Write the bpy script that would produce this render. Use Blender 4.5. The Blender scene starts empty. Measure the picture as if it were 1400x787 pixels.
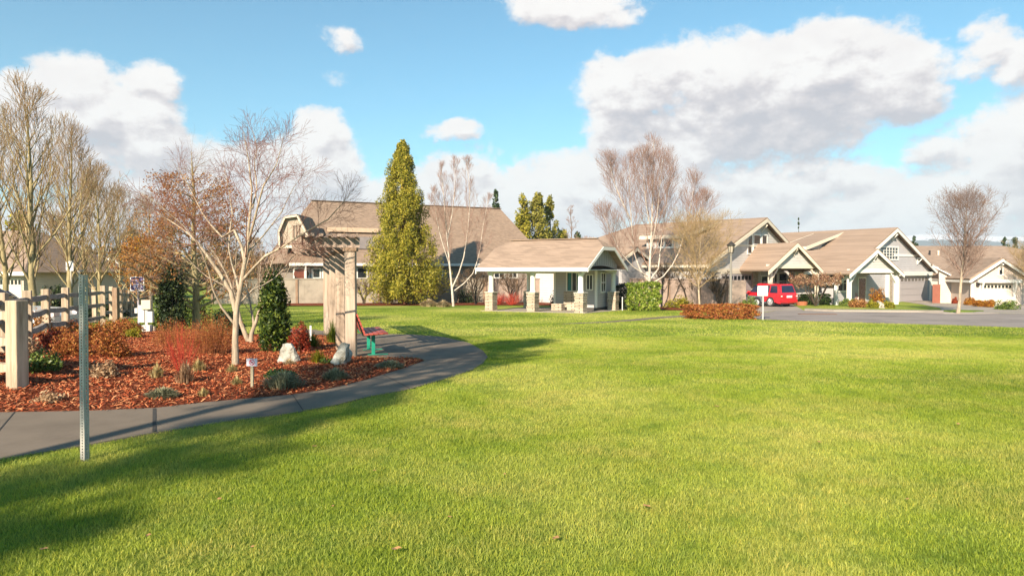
import bpy, math, random
import numpy as np
from mathutils import Vector, Matrix
C = bpy.context.scene.collection
sc = bpy.context.scene
R = math.radians
# ------------------------------------------------------------------ camera model
F = 933.0; HOR = 368.0; CZ = 1.70
TH = math.atan((393.5 - HOR) / F)
def ray(px, py):
    u = (px - 700) / F; v = (393.5 - py) / F
    return (u, math.cos(TH) + v * math.sin(TH), -math.sin(TH) + v * math.cos(TH))
YC = [-6500, -400, -60, -20, 0, 8] + list(range(9, 61)) + list(range(65, 125, 5)) + [150, 200, 300, 500, 1000, 3000, 6500]
def _tz(y):
    t = max(0.0, y - 10.0)
    return -1.75 * (1 - math.exp(-(t * t / (t + 4.0)) / 42.0))
ZC = [_tz(y) for y in YC]
def tz(y): return float(np.interp(y, YC, ZC))
def G(px, py):
    dx, dy, dz = ray(px, py)
    lo, hi = 0.5, 400.0
    for _ in range(50):
        m = (lo + hi) / 2
        if CZ + dz / dy * m > tz(m): lo = m
        else: hi = m
    return (dx / dy * lo, lo, tz(lo))
def P(px, py, Y):
    dx, dy, dz = ray(px, py)
    return (dx / dy * Y, Y, CZ + dz / dy * Y)
def GX(px, Y):
    return (ray(px, 400)[0] / ray(px, 400)[1] * Y, Y, tz(Y))
# ------------------------------------------------------------------ objects
def tag(o, label=None, cat=None, group=None, kind=None):
    if label: o['label'] = label
    if cat: o['category'] = cat
    if group: o['group'] = group
    if kind: o['kind'] = kind
    return o
def thing(name, label, cat, loc=(0, 0, 0), group=None, rz=0):
    o = bpy.data.objects.new(name, None); C.objects.link(o)
    o.location = loc; o.rotation_euler = (0, 0, rz); o.empty_display_size = .3
    return tag(o, label, cat, group)
def link(name, me, mats, parent=None, smooth=False, keep=False):
    """mesh given in world space; when parented, vertices are moved into the parent's frame"""
    for m in (mats if isinstance(mats, (list, tuple)) else [mats]): me.materials.append(m)
    o = bpy.data.objects.new(name, me); C.objects.link(o)
    if parent is not None:
        if not keep:
            q = parent; M = Matrix.Identity(4)
            while q is not None:
                M = q.matrix_basis @ M if False else (q.matrix_basis @ M); q = q.parent
            me.transform(M.inverted())
        o.parent = parent
    if smooth: me.polygons.foreach_set('use_smooth', [True] * len(me.polygons))
    return o
class MB:
    def __init__(s): s.v = []; s.f = []; s.m = []
    def add(s, vs, fs, M=None, mi=0):
        n = len(s.v)
        if M is not None: vs = [tuple(M @ Vector(v)) for v in vs]
        s.v += [tuple(v) for v in vs]; s.f += [tuple(i + n for i in f) for f in fs]; s.m += [mi] * len(fs)
        return s
    def box(s, x0, x1, y0, y1, z0, z1, M=None, mi=0):
        if x0 > x1: x0, x1 = x1, x0
        if y0 > y1: y0, y1 = y1, y0
        if z0 > z1: z0, z1 = z1, z0
        return s.add([(x0,y0,z0),(x1,y0,z0),(x1,y1,z0),(x0,y1,z0),(x0,y0,z1),(x1,y0,z1),(x1,y1,z1),(x0,y1,z1)],
            [(3,2,1,0),(4,5,6,7),(0,1,5,4),(1,2,6,5),(2,3,7,6),(3,0,4,7)], M, mi)
    def bar(s, p, q, w, h, mi=0, up=(0,0,1), M=None):
        """rectangular bar p->q, width w sideways, height h along up"""
        p = Vector(p); q = Vector(q); d = (q - p).normalized(); u = Vector(up)
        sd = d.cross(u).normalized(); u = sd.cross(d).normalized()
        a = sd * w / 2; b = u * h / 2
        return s.add([p-a-b, p+a-b, p+a+b, p-a+b, q-a-b, q+a-b, q+a+b, q-a+b],
            [(0,1,2,3),(7,6,5,4),(0,4,5,1),(1,5,6,2),(2,6,7,3),(3,7,4,0)], M, mi)
    def slab(s, pts, t, nrm=None, mi=0, M=None):
        """polygon extruded by t against its normal (pts seen counter-clockwise from outside)"""
        pts = [Vector(p) for p in pts]; n = len(pts)
        if nrm is None:
            nrm = Vector((0,0,0))
            for i in range(n):
                a, b = pts[i], pts[(i+1) % n]; nrm += Vector(((a.y-b.y)*(a.z+b.z), (a.z-b.z)*(a.x+b.x), (a.x-b.x)*(a.y+b.y)))
            nrm.normalize()
        nrm = Vector(nrm)
        back = [p - nrm * t for p in pts]
        return s.add(pts + back, [tuple(range(n)), tuple(range(2*n-1, n-1, -1))] + [(i, i+n, (i+1) % n + n, (i+1) % n) for i in range(n)], M, mi)
    def cyl(s, p, q, r0, r1=None, n=10, mi=0, M=None):
        r1 = r0 if r1 is None else r1
        p = Vector(p); q = Vector(q); d = (q-p).normalized()
        a = d.cross(Vector((0,0,1)) if abs(d.z) < .9 else Vector((1,0,0))).normalized(); b = d.cross(a)
        vs = []
        for c, r in ((p, r0), (q, r1)):
            for i in range(n):
                t = 2*math.pi*i/n; vs.append(c + a*math.cos(t)*r + b*math.sin(t)*r)
        return s.add(vs, [tuple(range(n)), tuple(range(2*n-1, n-1, -1))] + [(i, i+n, (i+1) % n + n, (i+1) % n) for i in range(n)], M, mi)
    def build(s, name, mats, parent=None, smooth=False, bevel=0):
        me = bpy.data.meshes.new(name); me.from_pydata(s.v, [], s.f)
        me.polygons.foreach_set('material_index', s.m); me.update()
        o = link(name, me, mats, parent, smooth)
        if bevel:
            b = o.modifiers.new('bevel', 'BEVEL'); b.width = bevel; b.segments = 2; b.limit_method = 'ANGLE'
        return o
def npmesh(name, v, faces):
    """faces: list of int arrays (M,k)"""
    me = bpy.data.meshes.new(name)
    v = np.asarray(v, np.float32); me.vertices.add(len(v)); me.vertices.foreach_set('co', v.ravel())
    li = np.concatenate([np.asarray(f, np.int32).ravel() for f in faces])
    tot = np.concatenate([np.full(len(f), f.shape[1], np.int32) for f in faces])
    st = np.concatenate([[0], np.cumsum(tot)[:-1]]).astype(np.int32)
    me.loops.add(len(li)); me.loops.foreach_set('vertex_index', li)
    me.polygons.add(len(tot)); me.polygons.foreach_set('loop_start', st); me.polygons.foreach_set('loop_total', tot)
    me.update(calc_edges=True)
    return me
# ------------------------------------------------------------------ materials
def newmat(name):
    m = bpy.data.materials.new(name); m.use_nodes = True
    nt = m.node_tree; nt.nodes.clear()
    out = nt.nodes.new('ShaderNodeOutputMaterial')
    return m, nt, out
def N(nt, t, **k):
    n = nt.nodes.new(t)
    for a, b in k.items():
        if a.startswith('i_'): n.inputs[int(a[2:]) if a[2:].isdigit() else a[2:].replace('_', ' ')].default_value = b
        else: setattr(n, a, b)
    return n
def ramp(nt, fac, stops):
    r = nt.nodes.new('ShaderNodeValToRGB'); e = r.color_ramp.elements
    while len(e) < len(stops): e.new(.5)
    for i, (p, c) in enumerate(stops):
        e[i].position = p; e[i].color = (c[0], c[1], c[2], 1)
    nt.links.new(fac, r.inputs[0]); return r.outputs[0]
def coords(nt, obj=True, scale=(1,1,1)):
    tc = nt.nodes.new('ShaderNodeTexCoord'); mp = nt.nodes.new('ShaderNodeMapping')
    mp.inputs['Scale'].default_value = scale
    nt.links.new(tc.outputs['Object'], mp.inputs[0]); return mp.outputs[0]
def noise(nt, vec, scale, detail=4, rough=.55, dist=0):
    n = nt.nodes.new('ShaderNodeTexNoise'); n.inputs['Scale'].default_value = scale
    n.inputs['Detail'].default_value = detail; n.inputs['Roughness'].default_value = rough; n.inputs['Distortion'].default_value = dist
    nt.links.new(vec, n.inputs['Vector']); return n.outputs['Fac']
def mixc(nt, fac, a, b, mode='MIX'):
    m = nt.nodes.new('ShaderNodeMix'); m.data_type = 'RGBA'; m.blend_type = mode
    for inp, val in ((m.inputs[0], fac), (m.inputs[6], a), (m.inputs[7], b)):
        if hasattr(val, 'links'): nt.links.new(val, inp)
        elif isinstance(val, (int, float)): inp.default_value = val
        else: inp.default_value = (val[0], val[1], val[2], 1)
    return m.outputs[2]
def mth(nt, op, a, b=None, c=None, clamp=False):
    m = nt.nodes.new('ShaderNodeMath'); m.operation = op; m.use_clamp = clamp
    for i, v in enumerate((a, b, c)):
        if v is None: continue
        if hasattr(v, 'links'): nt.links.new(v, m.inputs[i])
        else: m.inputs[i].default_value = v
    return m.outputs[0]
def bump(nt, h, strength, dist):
    b = nt.nodes.new('ShaderNodeBump'); b.inputs['Strength'].default_value = strength; b.inputs['Distance'].default_value = dist
    nt.links.new(h, b.inputs['Height']); return b.outputs[0]
def princ(nt, out, col, rough=.7, spec=.3, metal=0, nrm=None, **k):
    p = nt.nodes.new('ShaderNodeBsdfPrincipled')
    if hasattr(col, 'links'): nt.links.new(col, p.inputs['Base Color'])
    else: p.inputs['Base Color'].default_value = (col[0], col[1], col[2], 1)
    p.inputs['Roughness'].default_value = rough; p.inputs['Metallic'].default_value = metal
    p.inputs['Specular IOR Level'].default_value = spec
    for a, b in k.items(): p.inputs[a.replace('_', ' ')].default_value = b
    if nrm is not None: nt.links.new(nrm, p.inputs['Normal'])
    nt.links.new(p.outputs[0], out.inputs[0]); return p
_mc = {}
def paint(name, c, rough=.6, var=.12, scale=3.0, spec=.3, metal=0, bmp=0, **k):
    if name in _mc: return _mc[name]
    m, nt, out = newmat(name); v = coords(nt)
    f = noise(nt, v, scale, 6, .6)
    col = ramp(nt, f, [(.25, [x*(1-var) for x in c]), (.75, [min(1, x*(1+var)) for x in c])])
    nr = bump(nt, noise(nt, v, scale*12, 4), .5, bmp) if bmp else None
    princ(nt, out, col, rough, spec, metal, nr, **k); _mc[name] = m; return m
def foliage(name, c1, c2, c3=None, tr=.35, rough=.5):
    if name in _mc: return _mc[name]
    m, nt, out = newmat(name)
    g = nt.nodes.new('ShaderNodeNewGeometry')
    st = [(0, c1), (.6, c2)] + ([(1, c3)] if c3 else [])
    col = ramp(nt, g.outputs['Random Per Island'], st)
    v = coords(nt); f = noise(nt, v, 2.2, 2)
    col = mixc(nt, mth(nt, 'MULTIPLY', f, .55), col, mixc(nt, 1, col, (.55, .6, .5), 'MULTIPLY'))
    p = princ(nt, out, col, rough, .25)
    t = nt.nodes.new('ShaderNodeBsdfTranslucent'); nt.links.new(col, t.inputs[0])
    mx = nt.nodes.new('ShaderNodeMixShader'); mx.inputs[0].default_value = tr
    nt.links.new(p.outputs[0], mx.inputs[1]); nt.links.new(t.outputs[0], mx.inputs[2]); nt.links.new(mx.outputs[0], out.inputs[0])
    _mc[name] = m; return m
def bark(name, c1, c2, scale=9, stretch=.25):
    if name in _mc: return _mc[name]
    m, nt, out = newmat(name); v = coords(nt, scale=(1, 1, stretch))
    f = noise(nt, v, scale, 6, .65, .6)
    col = ramp(nt, f, [(.35, c1), (.65, c2)])
    princ(nt, out, col, .85, .15, nrm=bump(nt, f, .6, .02)); _mc[name] = m; return m
def siding(name, c, pitch=.16, vertical=False, vary=.08):
    """lap boards: a saw-tooth profile in height, as on the real boards"""
    if name in _mc: return _mc[name]
    m, nt, out = newmat(name); tc = nt.nodes.new('ShaderNodeTexCoord'); sp = nt.nodes.new('ShaderNodeSeparateXYZ')
    nt.links.new(tc.outputs['Object'], sp.inputs[0])
    fr = mth(nt, 'FRACT', mth(nt, 'DIVIDE', sp.outputs[2], pitch))
    h = mth(nt, 'SUBTRACT', 1.0, fr)
    f = noise(nt, tc.outputs['Object'], 1.3, 5)
    groove = mth(nt, 'GREATER_THAN', fr, .92)
    col = ramp(nt, f, [(.25, [x*(1-vary) for x in c]), (.75, [x*(1+vary) for x in c])])
    col = mixc(nt, mth(nt, 'MULTIPLY', groove, .45), col, [x*.35 for x in c])
    princ(nt, out, col, .65, .25, nrm=bump(nt, h, .6, .02)); _mc[name] = m; return m
def shingle(name, c):
    if name in _mc: return _mc[name]
    m, nt, out = newmat(name); tc = nt.nodes.new('ShaderNodeTexCoord'); sp = nt.nodes.new('ShaderNodeSeparateXYZ')
    nt.links.new(tc.outputs['Object'], sp.inputs[0])
    row = mth(nt, 'FLOOR', mth(nt, 'DIVIDE', sp.outputs[2], .075))
    fr = mth(nt, 'FRACT', mth(nt, 'DIVIDE', sp.outputs[2], .075))
    al = mth(nt, 'ADD', mth(nt, 'MULTIPLY', sp.outputs[0], 3.3), mth(nt, 'MULTIPLY', sp.outputs[1], 2.1))
    cb = nt.nodes.new('ShaderNodeCombineXYZ'); nt.links.new(mth(nt, 'FLOOR', mth(nt, 'ADD', al, mth(nt, 'MULTIPLY', row, .37))), cb.inputs[0]); nt.links.new(row, cb.inputs[1])
    wn = nt.nodes.new('ShaderNodeTexWhiteNoise'); wn.noise_dimensions = '3D'; nt.links.new(cb.outputs[0], wn.inputs['Vector'])
    col = ramp(nt, wn.outputs['Value'], [(0, [x*.84 for x in c]), (.5, c), (1, [x*1.13 for x in c])])
    f = noise(nt, tc.outputs['Object'], .7, 5)
    col = mixc(nt, mth(nt, 'MULTIPLY', f, .6), col, mixc(nt, 1, col, (.72, .70, .68), 'MULTIPLY'))
    col = mixc(nt, mth(nt, 'MULTIPLY', mth(nt, 'LESS_THAN', fr, .14), .35), col, [x*.4 for x in c])
    princ(nt, out, col, .9, .15, nrm=bump(nt, mth(nt, 'SUBTRACT', 1.0, fr), .5, .012)); _mc[name] = m; return m
def stone(name):
    if name in _mc: return _mc[name]
    m, nt, out = newmat(name); tc = nt.nodes.new('ShaderNodeTexCoord'); sp = nt.nodes.new('ShaderNodeSeparateXYZ')
    nt.links.new(tc.outputs['Object'], sp.inputs[0])
    cb = nt.nodes.new('ShaderNodeCombineXYZ')
    nt.links.new(mth(nt, 'ADD', mth(nt, 'MULTIPLY', sp.outputs[0], .9), mth(nt, 'MULTIPLY', sp.outputs[1], .75)), cb.inputs[0]); nt.links.new(sp.outputs[2], cb.inputs[1])
    wob = nt.nodes.new('ShaderNodeVectorMath'); wob.operation = 'ADD'
    nz = nt.nodes.new('ShaderNodeTexNoise'); nz.inputs['Scale'].default_value = 5; nt.links.new(cb.outputs[0], nz.inputs['Vector'])
    sc_ = nt.nodes.new('ShaderNodeVectorMath'); sc_.operation = 'SCALE'; sc_.inputs['Scale'].default_value = .05; nt.links.new(nz.outputs['Color'], sc_.inputs[0])
    nt.links.new(cb.outputs[0], wob.inputs[0]); nt.links.new(sc_.outputs[0], wob.inputs[1])
    b = nt.nodes.new('ShaderNodeTexBrick'); nt.links.new(wob.outputs[0], b.inputs['Vector'])
    b.inputs['Color1'].default_value = (.62, .53, .42, 1); b.inputs['Color2'].default_value = (.42, .34, .26, 1); b.inputs['Mortar'].default_value = (.16, .13, .1, 1)
    b.inputs['Scale'].default_value = 1; b.inputs['Brick Width'].default_value = .26; b.inputs['Row Height'].default_value = .095; b.inputs['Mortar Size'].default_value = .009
    b.inputs['Bias'].default_value = -.1; b.offset = .43
    f = noise(nt, tc.outputs['Object'], 14, 4)
    col = mixc(nt, f, b.outputs['Color'], mixc(nt, 1, b.outputs['Color'], (.8, .74, .68), 'MULTIPLY'))
    princ(nt, out, col, .85, .2, nrm=bump(nt, mth(nt, 'SUBTRACT', f, b.outputs['Fac']), .8, .03)); _mc[name] = m; return m
def glassy(name, c=(.02, .025, .03)):
    if name in _mc: return _mc[name]
    m, nt, out = newmat(name); princ(nt, out, c, .06, .6); _mc[name] = m; return m
WHITE = paint('white_paint', (.72, .69, .64), .5, .05)
CREAM = paint('cream_paint', (.66, .58, .46), .6, .06)
GLASS = glassy('window_glass')
ROOF = shingle('roof_shingle', (.285, .205, .15))
ROOF2 = shingle('roof_shingle_tan', (.335, .245, .185))
STONE = stone('ledge_stone')
# ------------------------------------------------------------------ sheets following the terrain
import bmesh
def inpoly(x, y, poly):
    x = np.asarray(x); y = np.asarray(y); c = np.zeros(x.shape, bool); n = len(poly); j = n - 1
    for i in range(n):
        xi, yi = poly[i]; xj, yj = poly[j]
        if yi != yj:
            c ^= ((yi > y) != (yj > y)) & (x < (xj - xi) * (y - yi) / (yj - yi) + xi)
        j = i
    return c
def smoothpoly(pts, it=2):
    for _ in range(it):
        q = []
        for i in range(len(pts)):
            a = pts[i]; b = pts[(i+1) % len(pts)]
            q += [(a[0]*.75+b[0]*.25, a[1]*.75+b[1]*.25), (a[0]*.25+b[0]*.75, a[1]*.25+b[1]*.75)]
        pts = q
    return pts
def gpoly(px): return [G(*p)[:2] for p in px]
def sheet(name, poly, m, dz=.004, cell=None, hf=None, skirt=.0, parent=None, label=None, kind='structure'):
    bm = bmesh.new(); vs = [bm.verts.new((x, y, 0)) for x, y in poly]; bm.faces.new(vs)
    ys = [p[1] for p in poly]; xs = [p[0] for p in poly]
    cuts = [c for c in YC if min(ys) < c < max(ys)]
    if cell:
        k = math.ceil(min(ys) / cell)
        while k * cell < max(ys): cuts.append(k * cell); k += 1
    for c in sorted(set(cuts)):
        bmesh.ops.bisect_plane(bm, geom=bm.verts[:]+bm.edges[:]+bm.faces[:], plane_co=(0, c, 0), plane_no=(0, 1, 0), dist=1e-5)
    if cell:
        k = math.ceil(min(xs) / cell)
        while k * cell < max(xs):
            bmesh.ops.bisect_plane(bm, geom=bm.verts[:]+bm.edges[:]+bm.faces[:], plane_co=(k*cell, 0, 0), plane_no=(1, 0, 0), dist=1e-5); k += 1
    for v in bm.verts: v.co.z = tz(v.co.y) + dz + (hf(v.co.x, v.co.y) if hf else 0)
    if skirt:
        be = [e for e in bm.edges if e.is_boundary]
        r = bmesh.ops.extrude_edge_only(bm, edges=be)
        for v in r['geom']:
            if isinstance(v, bmesh.types.BMVert): v.co.z -= skirt
    bmesh.ops.recalc_face_normals(bm, faces=bm.faces[:])
    up = sum(f.normal.z * f.calc_area() for f in bm.faces)
    if up < 0: bmesh.ops.reverse_faces(bm, faces=bm.faces[:])
    me = bpy.data.meshes.new(name); bm.to_mesh(me); bm.free()
    o = link(name, me, m, parent); o['kind'] = kind
    if label: o['label'] = label
    return o
# ------------------------------------------------------------------ camera, sun, sky
cam = bpy.data.cameras.new('camera'); co = bpy.data.objects.new('camera', cam); C.objects.link(co); sc.camera = co
cam.sensor_fit = 'HORIZONTAL'; cam.sensor_width = 36; cam.lens = F / 1400 * 36; cam.clip_start = .05; cam.clip_end = 20000
co.location = (0, 0, CZ); co.rotation_euler = (R(90) - TH, 0, 0)
EL = R(28); SAZ = (-.387, -.922)
sdir = Vector((SAZ[0]*math.cos(EL), SAZ[1]*math.cos(EL), math.sin(EL)))
sl = bpy.data.lights.new('sun', 'SUN'); sl.energy = 5.0; sl.angle = R(.55); sl.color = (1, .86, .68)
so = bpy.data.objects.new('sun', sl); C.objects.link(so); so.rotation_euler = sdir.to_track_quat('Z', 'Y').to_euler(); so.location = (-20, -40, 40)
sc.view_settings.view_transform = 'Standard'; sc.view_settings.look = 'None'; sc.view_settings.gamma = 1
sc.view_settings.use_curve_mapping = False; sc.view_settings.exposure = 1.25
sc.cycles.max_bounces = 6; sc.cycles.diffuse_bounces = 3; sc.cycles.transmission_bounces = 4; sc.cycles.transparent_max_bounces = 6
sc.cycles.volume_bounces = 0
w = bpy.data.worlds.new('World'); sc.world = w; w.use_nodes = True
nt = w.node_tree; nt.nodes.clear()
wo = nt.nodes.new('ShaderNodeOutputWorld'); bg = nt.nodes.new('ShaderNodeBackground'); nt.links.new(bg.outputs[0], wo.inputs[0])
bg.inputs[1].default_value = .083
sky = nt.nodes.new('ShaderNodeTexSky'); sky.sky_type = 'NISHITA'; sky.sun_disc = False
sky.sun_elevation = EL; sky.sun_rotation = math.atan2(SAZ[0], SAZ[1]); sky.air_density = 1.0; sky.dust_density = .35; sky.ozone_density = 1.0; sky.altitude = 100
# clouds: cumulus masses laid out by azimuth and elevation, edges broken by fractal noise, darker where more cloud lies above
def aze(px, py):
    d = ray(px, py); return math.atan2(d[0], d[1]), math.atan2(d[2], math.hypot(d[0], d[1]))
BL = [(870,115,100,52,1),(1000,100,150,66,1.1),(1110,85,150,62,1.1),(1215,112,105,58,1.05),(1050,150,190,50,1),(985,190,150,42,.9),(1080,180,120,50,.8),
      (790,262,125,62,1),(900,240,115,66,.95),(1050,268,190,58,.85),(1240,284,170,60,.9),(1390,220,120,100,1.1),(1180,325,340,40,.9),(700,295,190,60,1),(600,262,60,40,.85),(860,165,70,40,.8),(930,205,90,40,.9),
      (850,195,50,32,.8),(1310,190,70,40,.6),(780,12,105,34,.85),(622,179,36,19,.75),(473,51,24,13,.16),(462,98,14,7,.12),(1352,75,42,38,.65),(1395,90,30,40,.6),(1340,45,30,20,.4),
      (105,112,72,50,1.05),(150,160,100,58,1),(195,205,85,52,.9),(60,200,110,75,.95),(25,120,60,35,.8),(205,110,40,28,.6),
      (438,180,40,45,.95),(450,235,55,50,.95),(405,245,95,60,.9),(300,235,80,55,.85),(245,280,160,60,.85),(360,310,220,50,.85),(545,285,110,42,.75),(630,245,75,40,.8),(60,330,200,60,.8)]
grp = bpy.data.node_groups.new('cloud_field', 'ShaderNodeTree')
grp.interface.new_socket('P', in_out='INPUT', socket_type='NodeSocketVector'); grp.interface.new_socket('D', in_out='OUTPUT', socket_type='NodeSocketFloat')
gi = grp.nodes.new('NodeGroupInput'); go = grp.nodes.new('NodeGroupOutput')
def vm(g, op, a, b=None, c=None, out=0):
    n = g.nodes.new('ShaderNodeVectorMath'); n.operation = op
    for i, v in enumerate((a, b, c)):
        if v is None: continue
        if hasattr(v, 'links'): g.links.new(v, n.inputs[i])
        else: n.inputs[i].default_value = v
    return n.outputs[out]
def nz3(g, vec, s, d, r=.55):
    n = g.nodes.new('ShaderNodeTexNoise'); n.inputs['Scale'].default_value = s; n.inputs['Detail'].default_value = d; n.inputs['Roughness'].default_value = r
    g.links.new(vec, n.inputs['Vector']); return n
st = vm(grp, 'MULTIPLY', gi.outputs[0], (1, 1.5, 1))
warp = vm(grp, 'MULTIPLY_ADD', nz3(grp, st, 8, 7, .6).outputs['Color'], (.10, .065, 0), (-.05, -.0325, 0))
wp = vm(grp, 'ADD', gi.outputs[0], warp)
acc = None
for (px, py, rx, ry, a) in BL:
    az, el = aze(px, py); ax, _ = aze(px+rx, py); _, ey = aze(px, py-ry)
    kx = 1/max(.01, abs(ax-az)); ky = 1/max(.006, abs(ey-el))
    q = vm(grp, 'MULTIPLY_ADD', wp, (kx, ky, 0), (-az*kx, -el*ky, 0))
    l2 = vm(grp, 'DOT_PRODUCT', q, q, out=1)
    f = mth(grp, 'MULTIPLY_ADD', l2, -a, a)
    if acc is None: acc = mth(grp, 'MAXIMUM', f, -1.0)
    else:
        m = grp.nodes.new('ShaderNodeMath'); m.operation = 'SMOOTH_MAX'; grp.links.new(acc, m.inputs[0]); grp.links.new(f, m.inputs[1]); m.inputs[2].default_value = .25; acc = m.outputs[0]
n1 = nz3(grp, st, 18, 10, .62).outputs['Fac']
n2 = nz3(grp, st, 5, 3, .5).outputs['Fac']
acc = mth(grp, 'ADD', acc, mth(grp, 'MULTIPLY_ADD', n1, 1.7, -.85))
acc = mth(grp, 'ADD', acc, mth(grp, 'MULTIPLY_ADD', n2, .5, -.2))
grp.links.new(acc, go.inputs[0])
tc = nt.nodes.new('ShaderNodeTexCoord'); sp = nt.nodes.new('ShaderNodeSeparateXYZ'); nt.links.new(tc.outputs['Generated'], sp.inputs[0])
azn = mth(nt, 'ARCTAN2', sp.outputs[0], sp.outputs[1]); eln = mth(nt, 'ARCSINE', sp.outputs[2])
cb = nt.nodes.new('ShaderNodeCombineXYZ'); nt.links.new(azn, cb.inputs[0]); nt.links.new(eln, cb.inputs[1])
def cf(off):
    g = nt.nodes.new('ShaderNodeGroup'); g.node_tree = grp
    nt.links.new(vm(nt, 'ADD', cb.outputs[0], off), g.inputs[0]); return g.outputs[0]
d0 = cf((0, 0, 0)); d1 = cf((-.006, .016, 0)); d2 = cf((-.02, .07, 0)); lowel = nt.nodes.new('ShaderNodeMapRange'); lowel.interpolation_type = 'SMOOTHSTEP'; nt.links.new(eln, lowel.inputs[0]); lowel.inputs[1].default_value = .06; lowel.inputs[2].default_value = .2; lowel.inputs[3].default_value = .45; lowel.inputs[4].default_value = 1
alpha = nt.nodes.new('ShaderNodeMapRange'); alpha.interpolation_type = 'SMOOTHSTEP'; nt.links.new(mth(nt, 'ADD', d0, mth(nt, 'MULTIPLY_ADD', nz3(nt, cb.outputs[0], 55, 6, .7).outputs['Fac'], .9, -.45)), alpha.inputs[0])
alpha.inputs[1].default_value = -.18; alpha.inputs[2].default_value = .5; alpha.inputs[3].default_value = 0; alpha.inputs[4].default_value = .97
sh = mth(nt, 'MULTIPLY_ADD', mth(nt, 'SUBTRACT', d1, d0), 1.1, mth(nt, 'MULTIPLY', lowel.outputs[0], mth(nt, 'MULTIPLY', mth(nt, 'MAXIMUM', d2, 0), .5)))
sh = mth(nt, 'ADD', sh, .10, clamp=True)
sh = mth(nt, 'ADD', sh, mth(nt, 'MULTIPLY_ADD', nz3(nt, vm(nt, 'MULTIPLY', cb.outputs[0], (1, 1.7, 1)), 11, 8, .62).outputs['Fac'], .7, -.33), clamp=True)
shade = ramp(nt, sh, [(0, (9.9, 9.55, 9.2)), (.2, (8.9, 8.4, 8.2)), (.5, (6.9, 6.4, 6.5)), (.9, (5.2, 5.0, 5.4))])
# ramps clamp at 1 in some builds, so scale outside
for e in nt.nodes:
    if e.type == 'VALTORGB':
        for k in e.color_ramp.elements: k.color = tuple(v/10 for v in k.color[:3]) + (1,)
shade = vm(nt, 'SCALE', shade); shade.node.inputs['Scale'].default_value = 10 * .535
skc = mixc(nt, 1, sky.outputs[0], (.42, .82, .86), 'MULTIPLY')
fin = mixc(nt, alpha.outputs[0], skc, shade)
nt.links.new(fin, bg.inputs[0])
w.cycles.sampling_method = 'MANUAL'; w.cycles.sample_map_resolution = 512
# ------------------------------------------------------------------ ground surfaces
def lawnmat():
    m, nt, out = newmat('lawn_turf'); v = coords(nt)
    big = noise(nt, v, .16, 5, .6); mid = noise(nt, v, 1.1, 5, .6); fine = noise(nt, v, 26, 5, .7)
    c = ramp(nt, big, [(.36, (.18, .25, .03)), (.48, (.28, .34, .05)), (.60, (.41, .41, .10))])
    c = mixc(nt, mth(nt, 'MULTIPLY', mid, .6), c, mixc(nt, 1, c, (.72, .82, .7), 'MULTIPLY'))
    c = mixc(nt, mth(nt, 'MULTIPLY', fine, .8), c, mixc(nt, 1, c, (.55, .6, .5), 'MULTIPLY'))
    princ(nt, out, c, .9, .1, nrm=bump(nt, fine, .9, .05)); return m
def grassmat():
    m, nt, out = newmat('grass_blades'); v = coords(nt)
    big = noise(nt, v, .16, 5, .6); mid = noise(nt, v, .9, 4, .6)
    g = nt.nodes.new('ShaderNodeNewGeometry')
    c = ramp(nt, big, [(.36, (.23, .30, .03)), (.48, (.335, .405, .05)), (.60, (.49, .505, .115))])
    c = mixc(nt, ramp(nt, mid, [(.45, (0,0,0)), (.70, (.6,.6,.6))]), c, (.54, .46, .15))
    sm = noise(nt, v, 3.2, 4, .6); c = mixc(nt, ramp(nt, sm, [(.52, (0,0,0)), (.72, (.65,.65,.65))]), c, (.15, .25, .035))
    c = mixc(nt, ramp(nt, mid, [(.26, (.5,.5,.5)), (.40, (0,0,0))]), c, (.07, .16, .02))
    rnd = ramp(nt, g.outputs['Random Per Island'], [(0, (.62, .68, .6)), (.5, (1, 1, 1)), (.93, (1.25, 1.18, 1.0)), (1, (1.6, 1.25, 1.1))])
    c = mixc(nt, 1, c, rnd, 'MULTIPLY')
    p = princ(nt, out, c, .5, .25); t = nt.nodes.new('ShaderNodeBsdfTranslucent'); nt.links.new(c, t.inputs[0])
    mx = nt.nodes.new('ShaderNodeMixShader'); mx.inputs[0].default_value = .42
    nt.links.new(p.outputs[0], mx.inputs[1]); nt.links.new(t.outputs[0], mx.inputs[2]); nt.links.new(mx.outputs[0], out.inputs[0]); return m
def concrete(name, c, sp=1.0):
    m, nt, out = newmat(name); v = coords(nt)
    a = noise(nt, v, .6*sp, 6, .65); b = noise(nt, v, 60, 4, .6)
    col = ramp(nt, a, [(.3, [x*.68 for x in c]), (.5, c), (.7, [x*1.15 for x in c])])
    col = mixc(nt, mth(nt, 'MULTIPLY', b, .5), col, mixc(nt, 1, col, (.6, .6, .6), 'MULTIPLY'))
    princ(nt, out, col, .88, .2, nrm=bump(nt, b, .5, .006)); return m
def barkmat():
    m, nt, out = newmat('bark_mulch'); v = coords(nt)
    a = noise(nt, v, 40, 6, .75); b = noise(nt, v, 1.5, 4)
    col = ramp(nt, a, [(.32, (.045, .012, .006)), (.5, (.21, .05, .02)), (.68, (.42, .13, .05))])
    col = mixc(nt, mth(nt, 'MULTIPLY', b, .5), col, mixc(nt, 1, col, (.6, .55, .5), 'MULTIPLY'))
    princ(nt, out, col, .9, .15, nrm=bump(nt, a, 1, .05)); return m
TURF = lawnmat(); BLADE = grassmat(); CONC = concrete('path_concrete', (.20, .16, .122)); CONC2 = concrete('drive_concrete', (.36, .31, .26)); ASPH = concrete('asphalt', (.29, .25, .225)); MULCH = barkmat()
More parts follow.
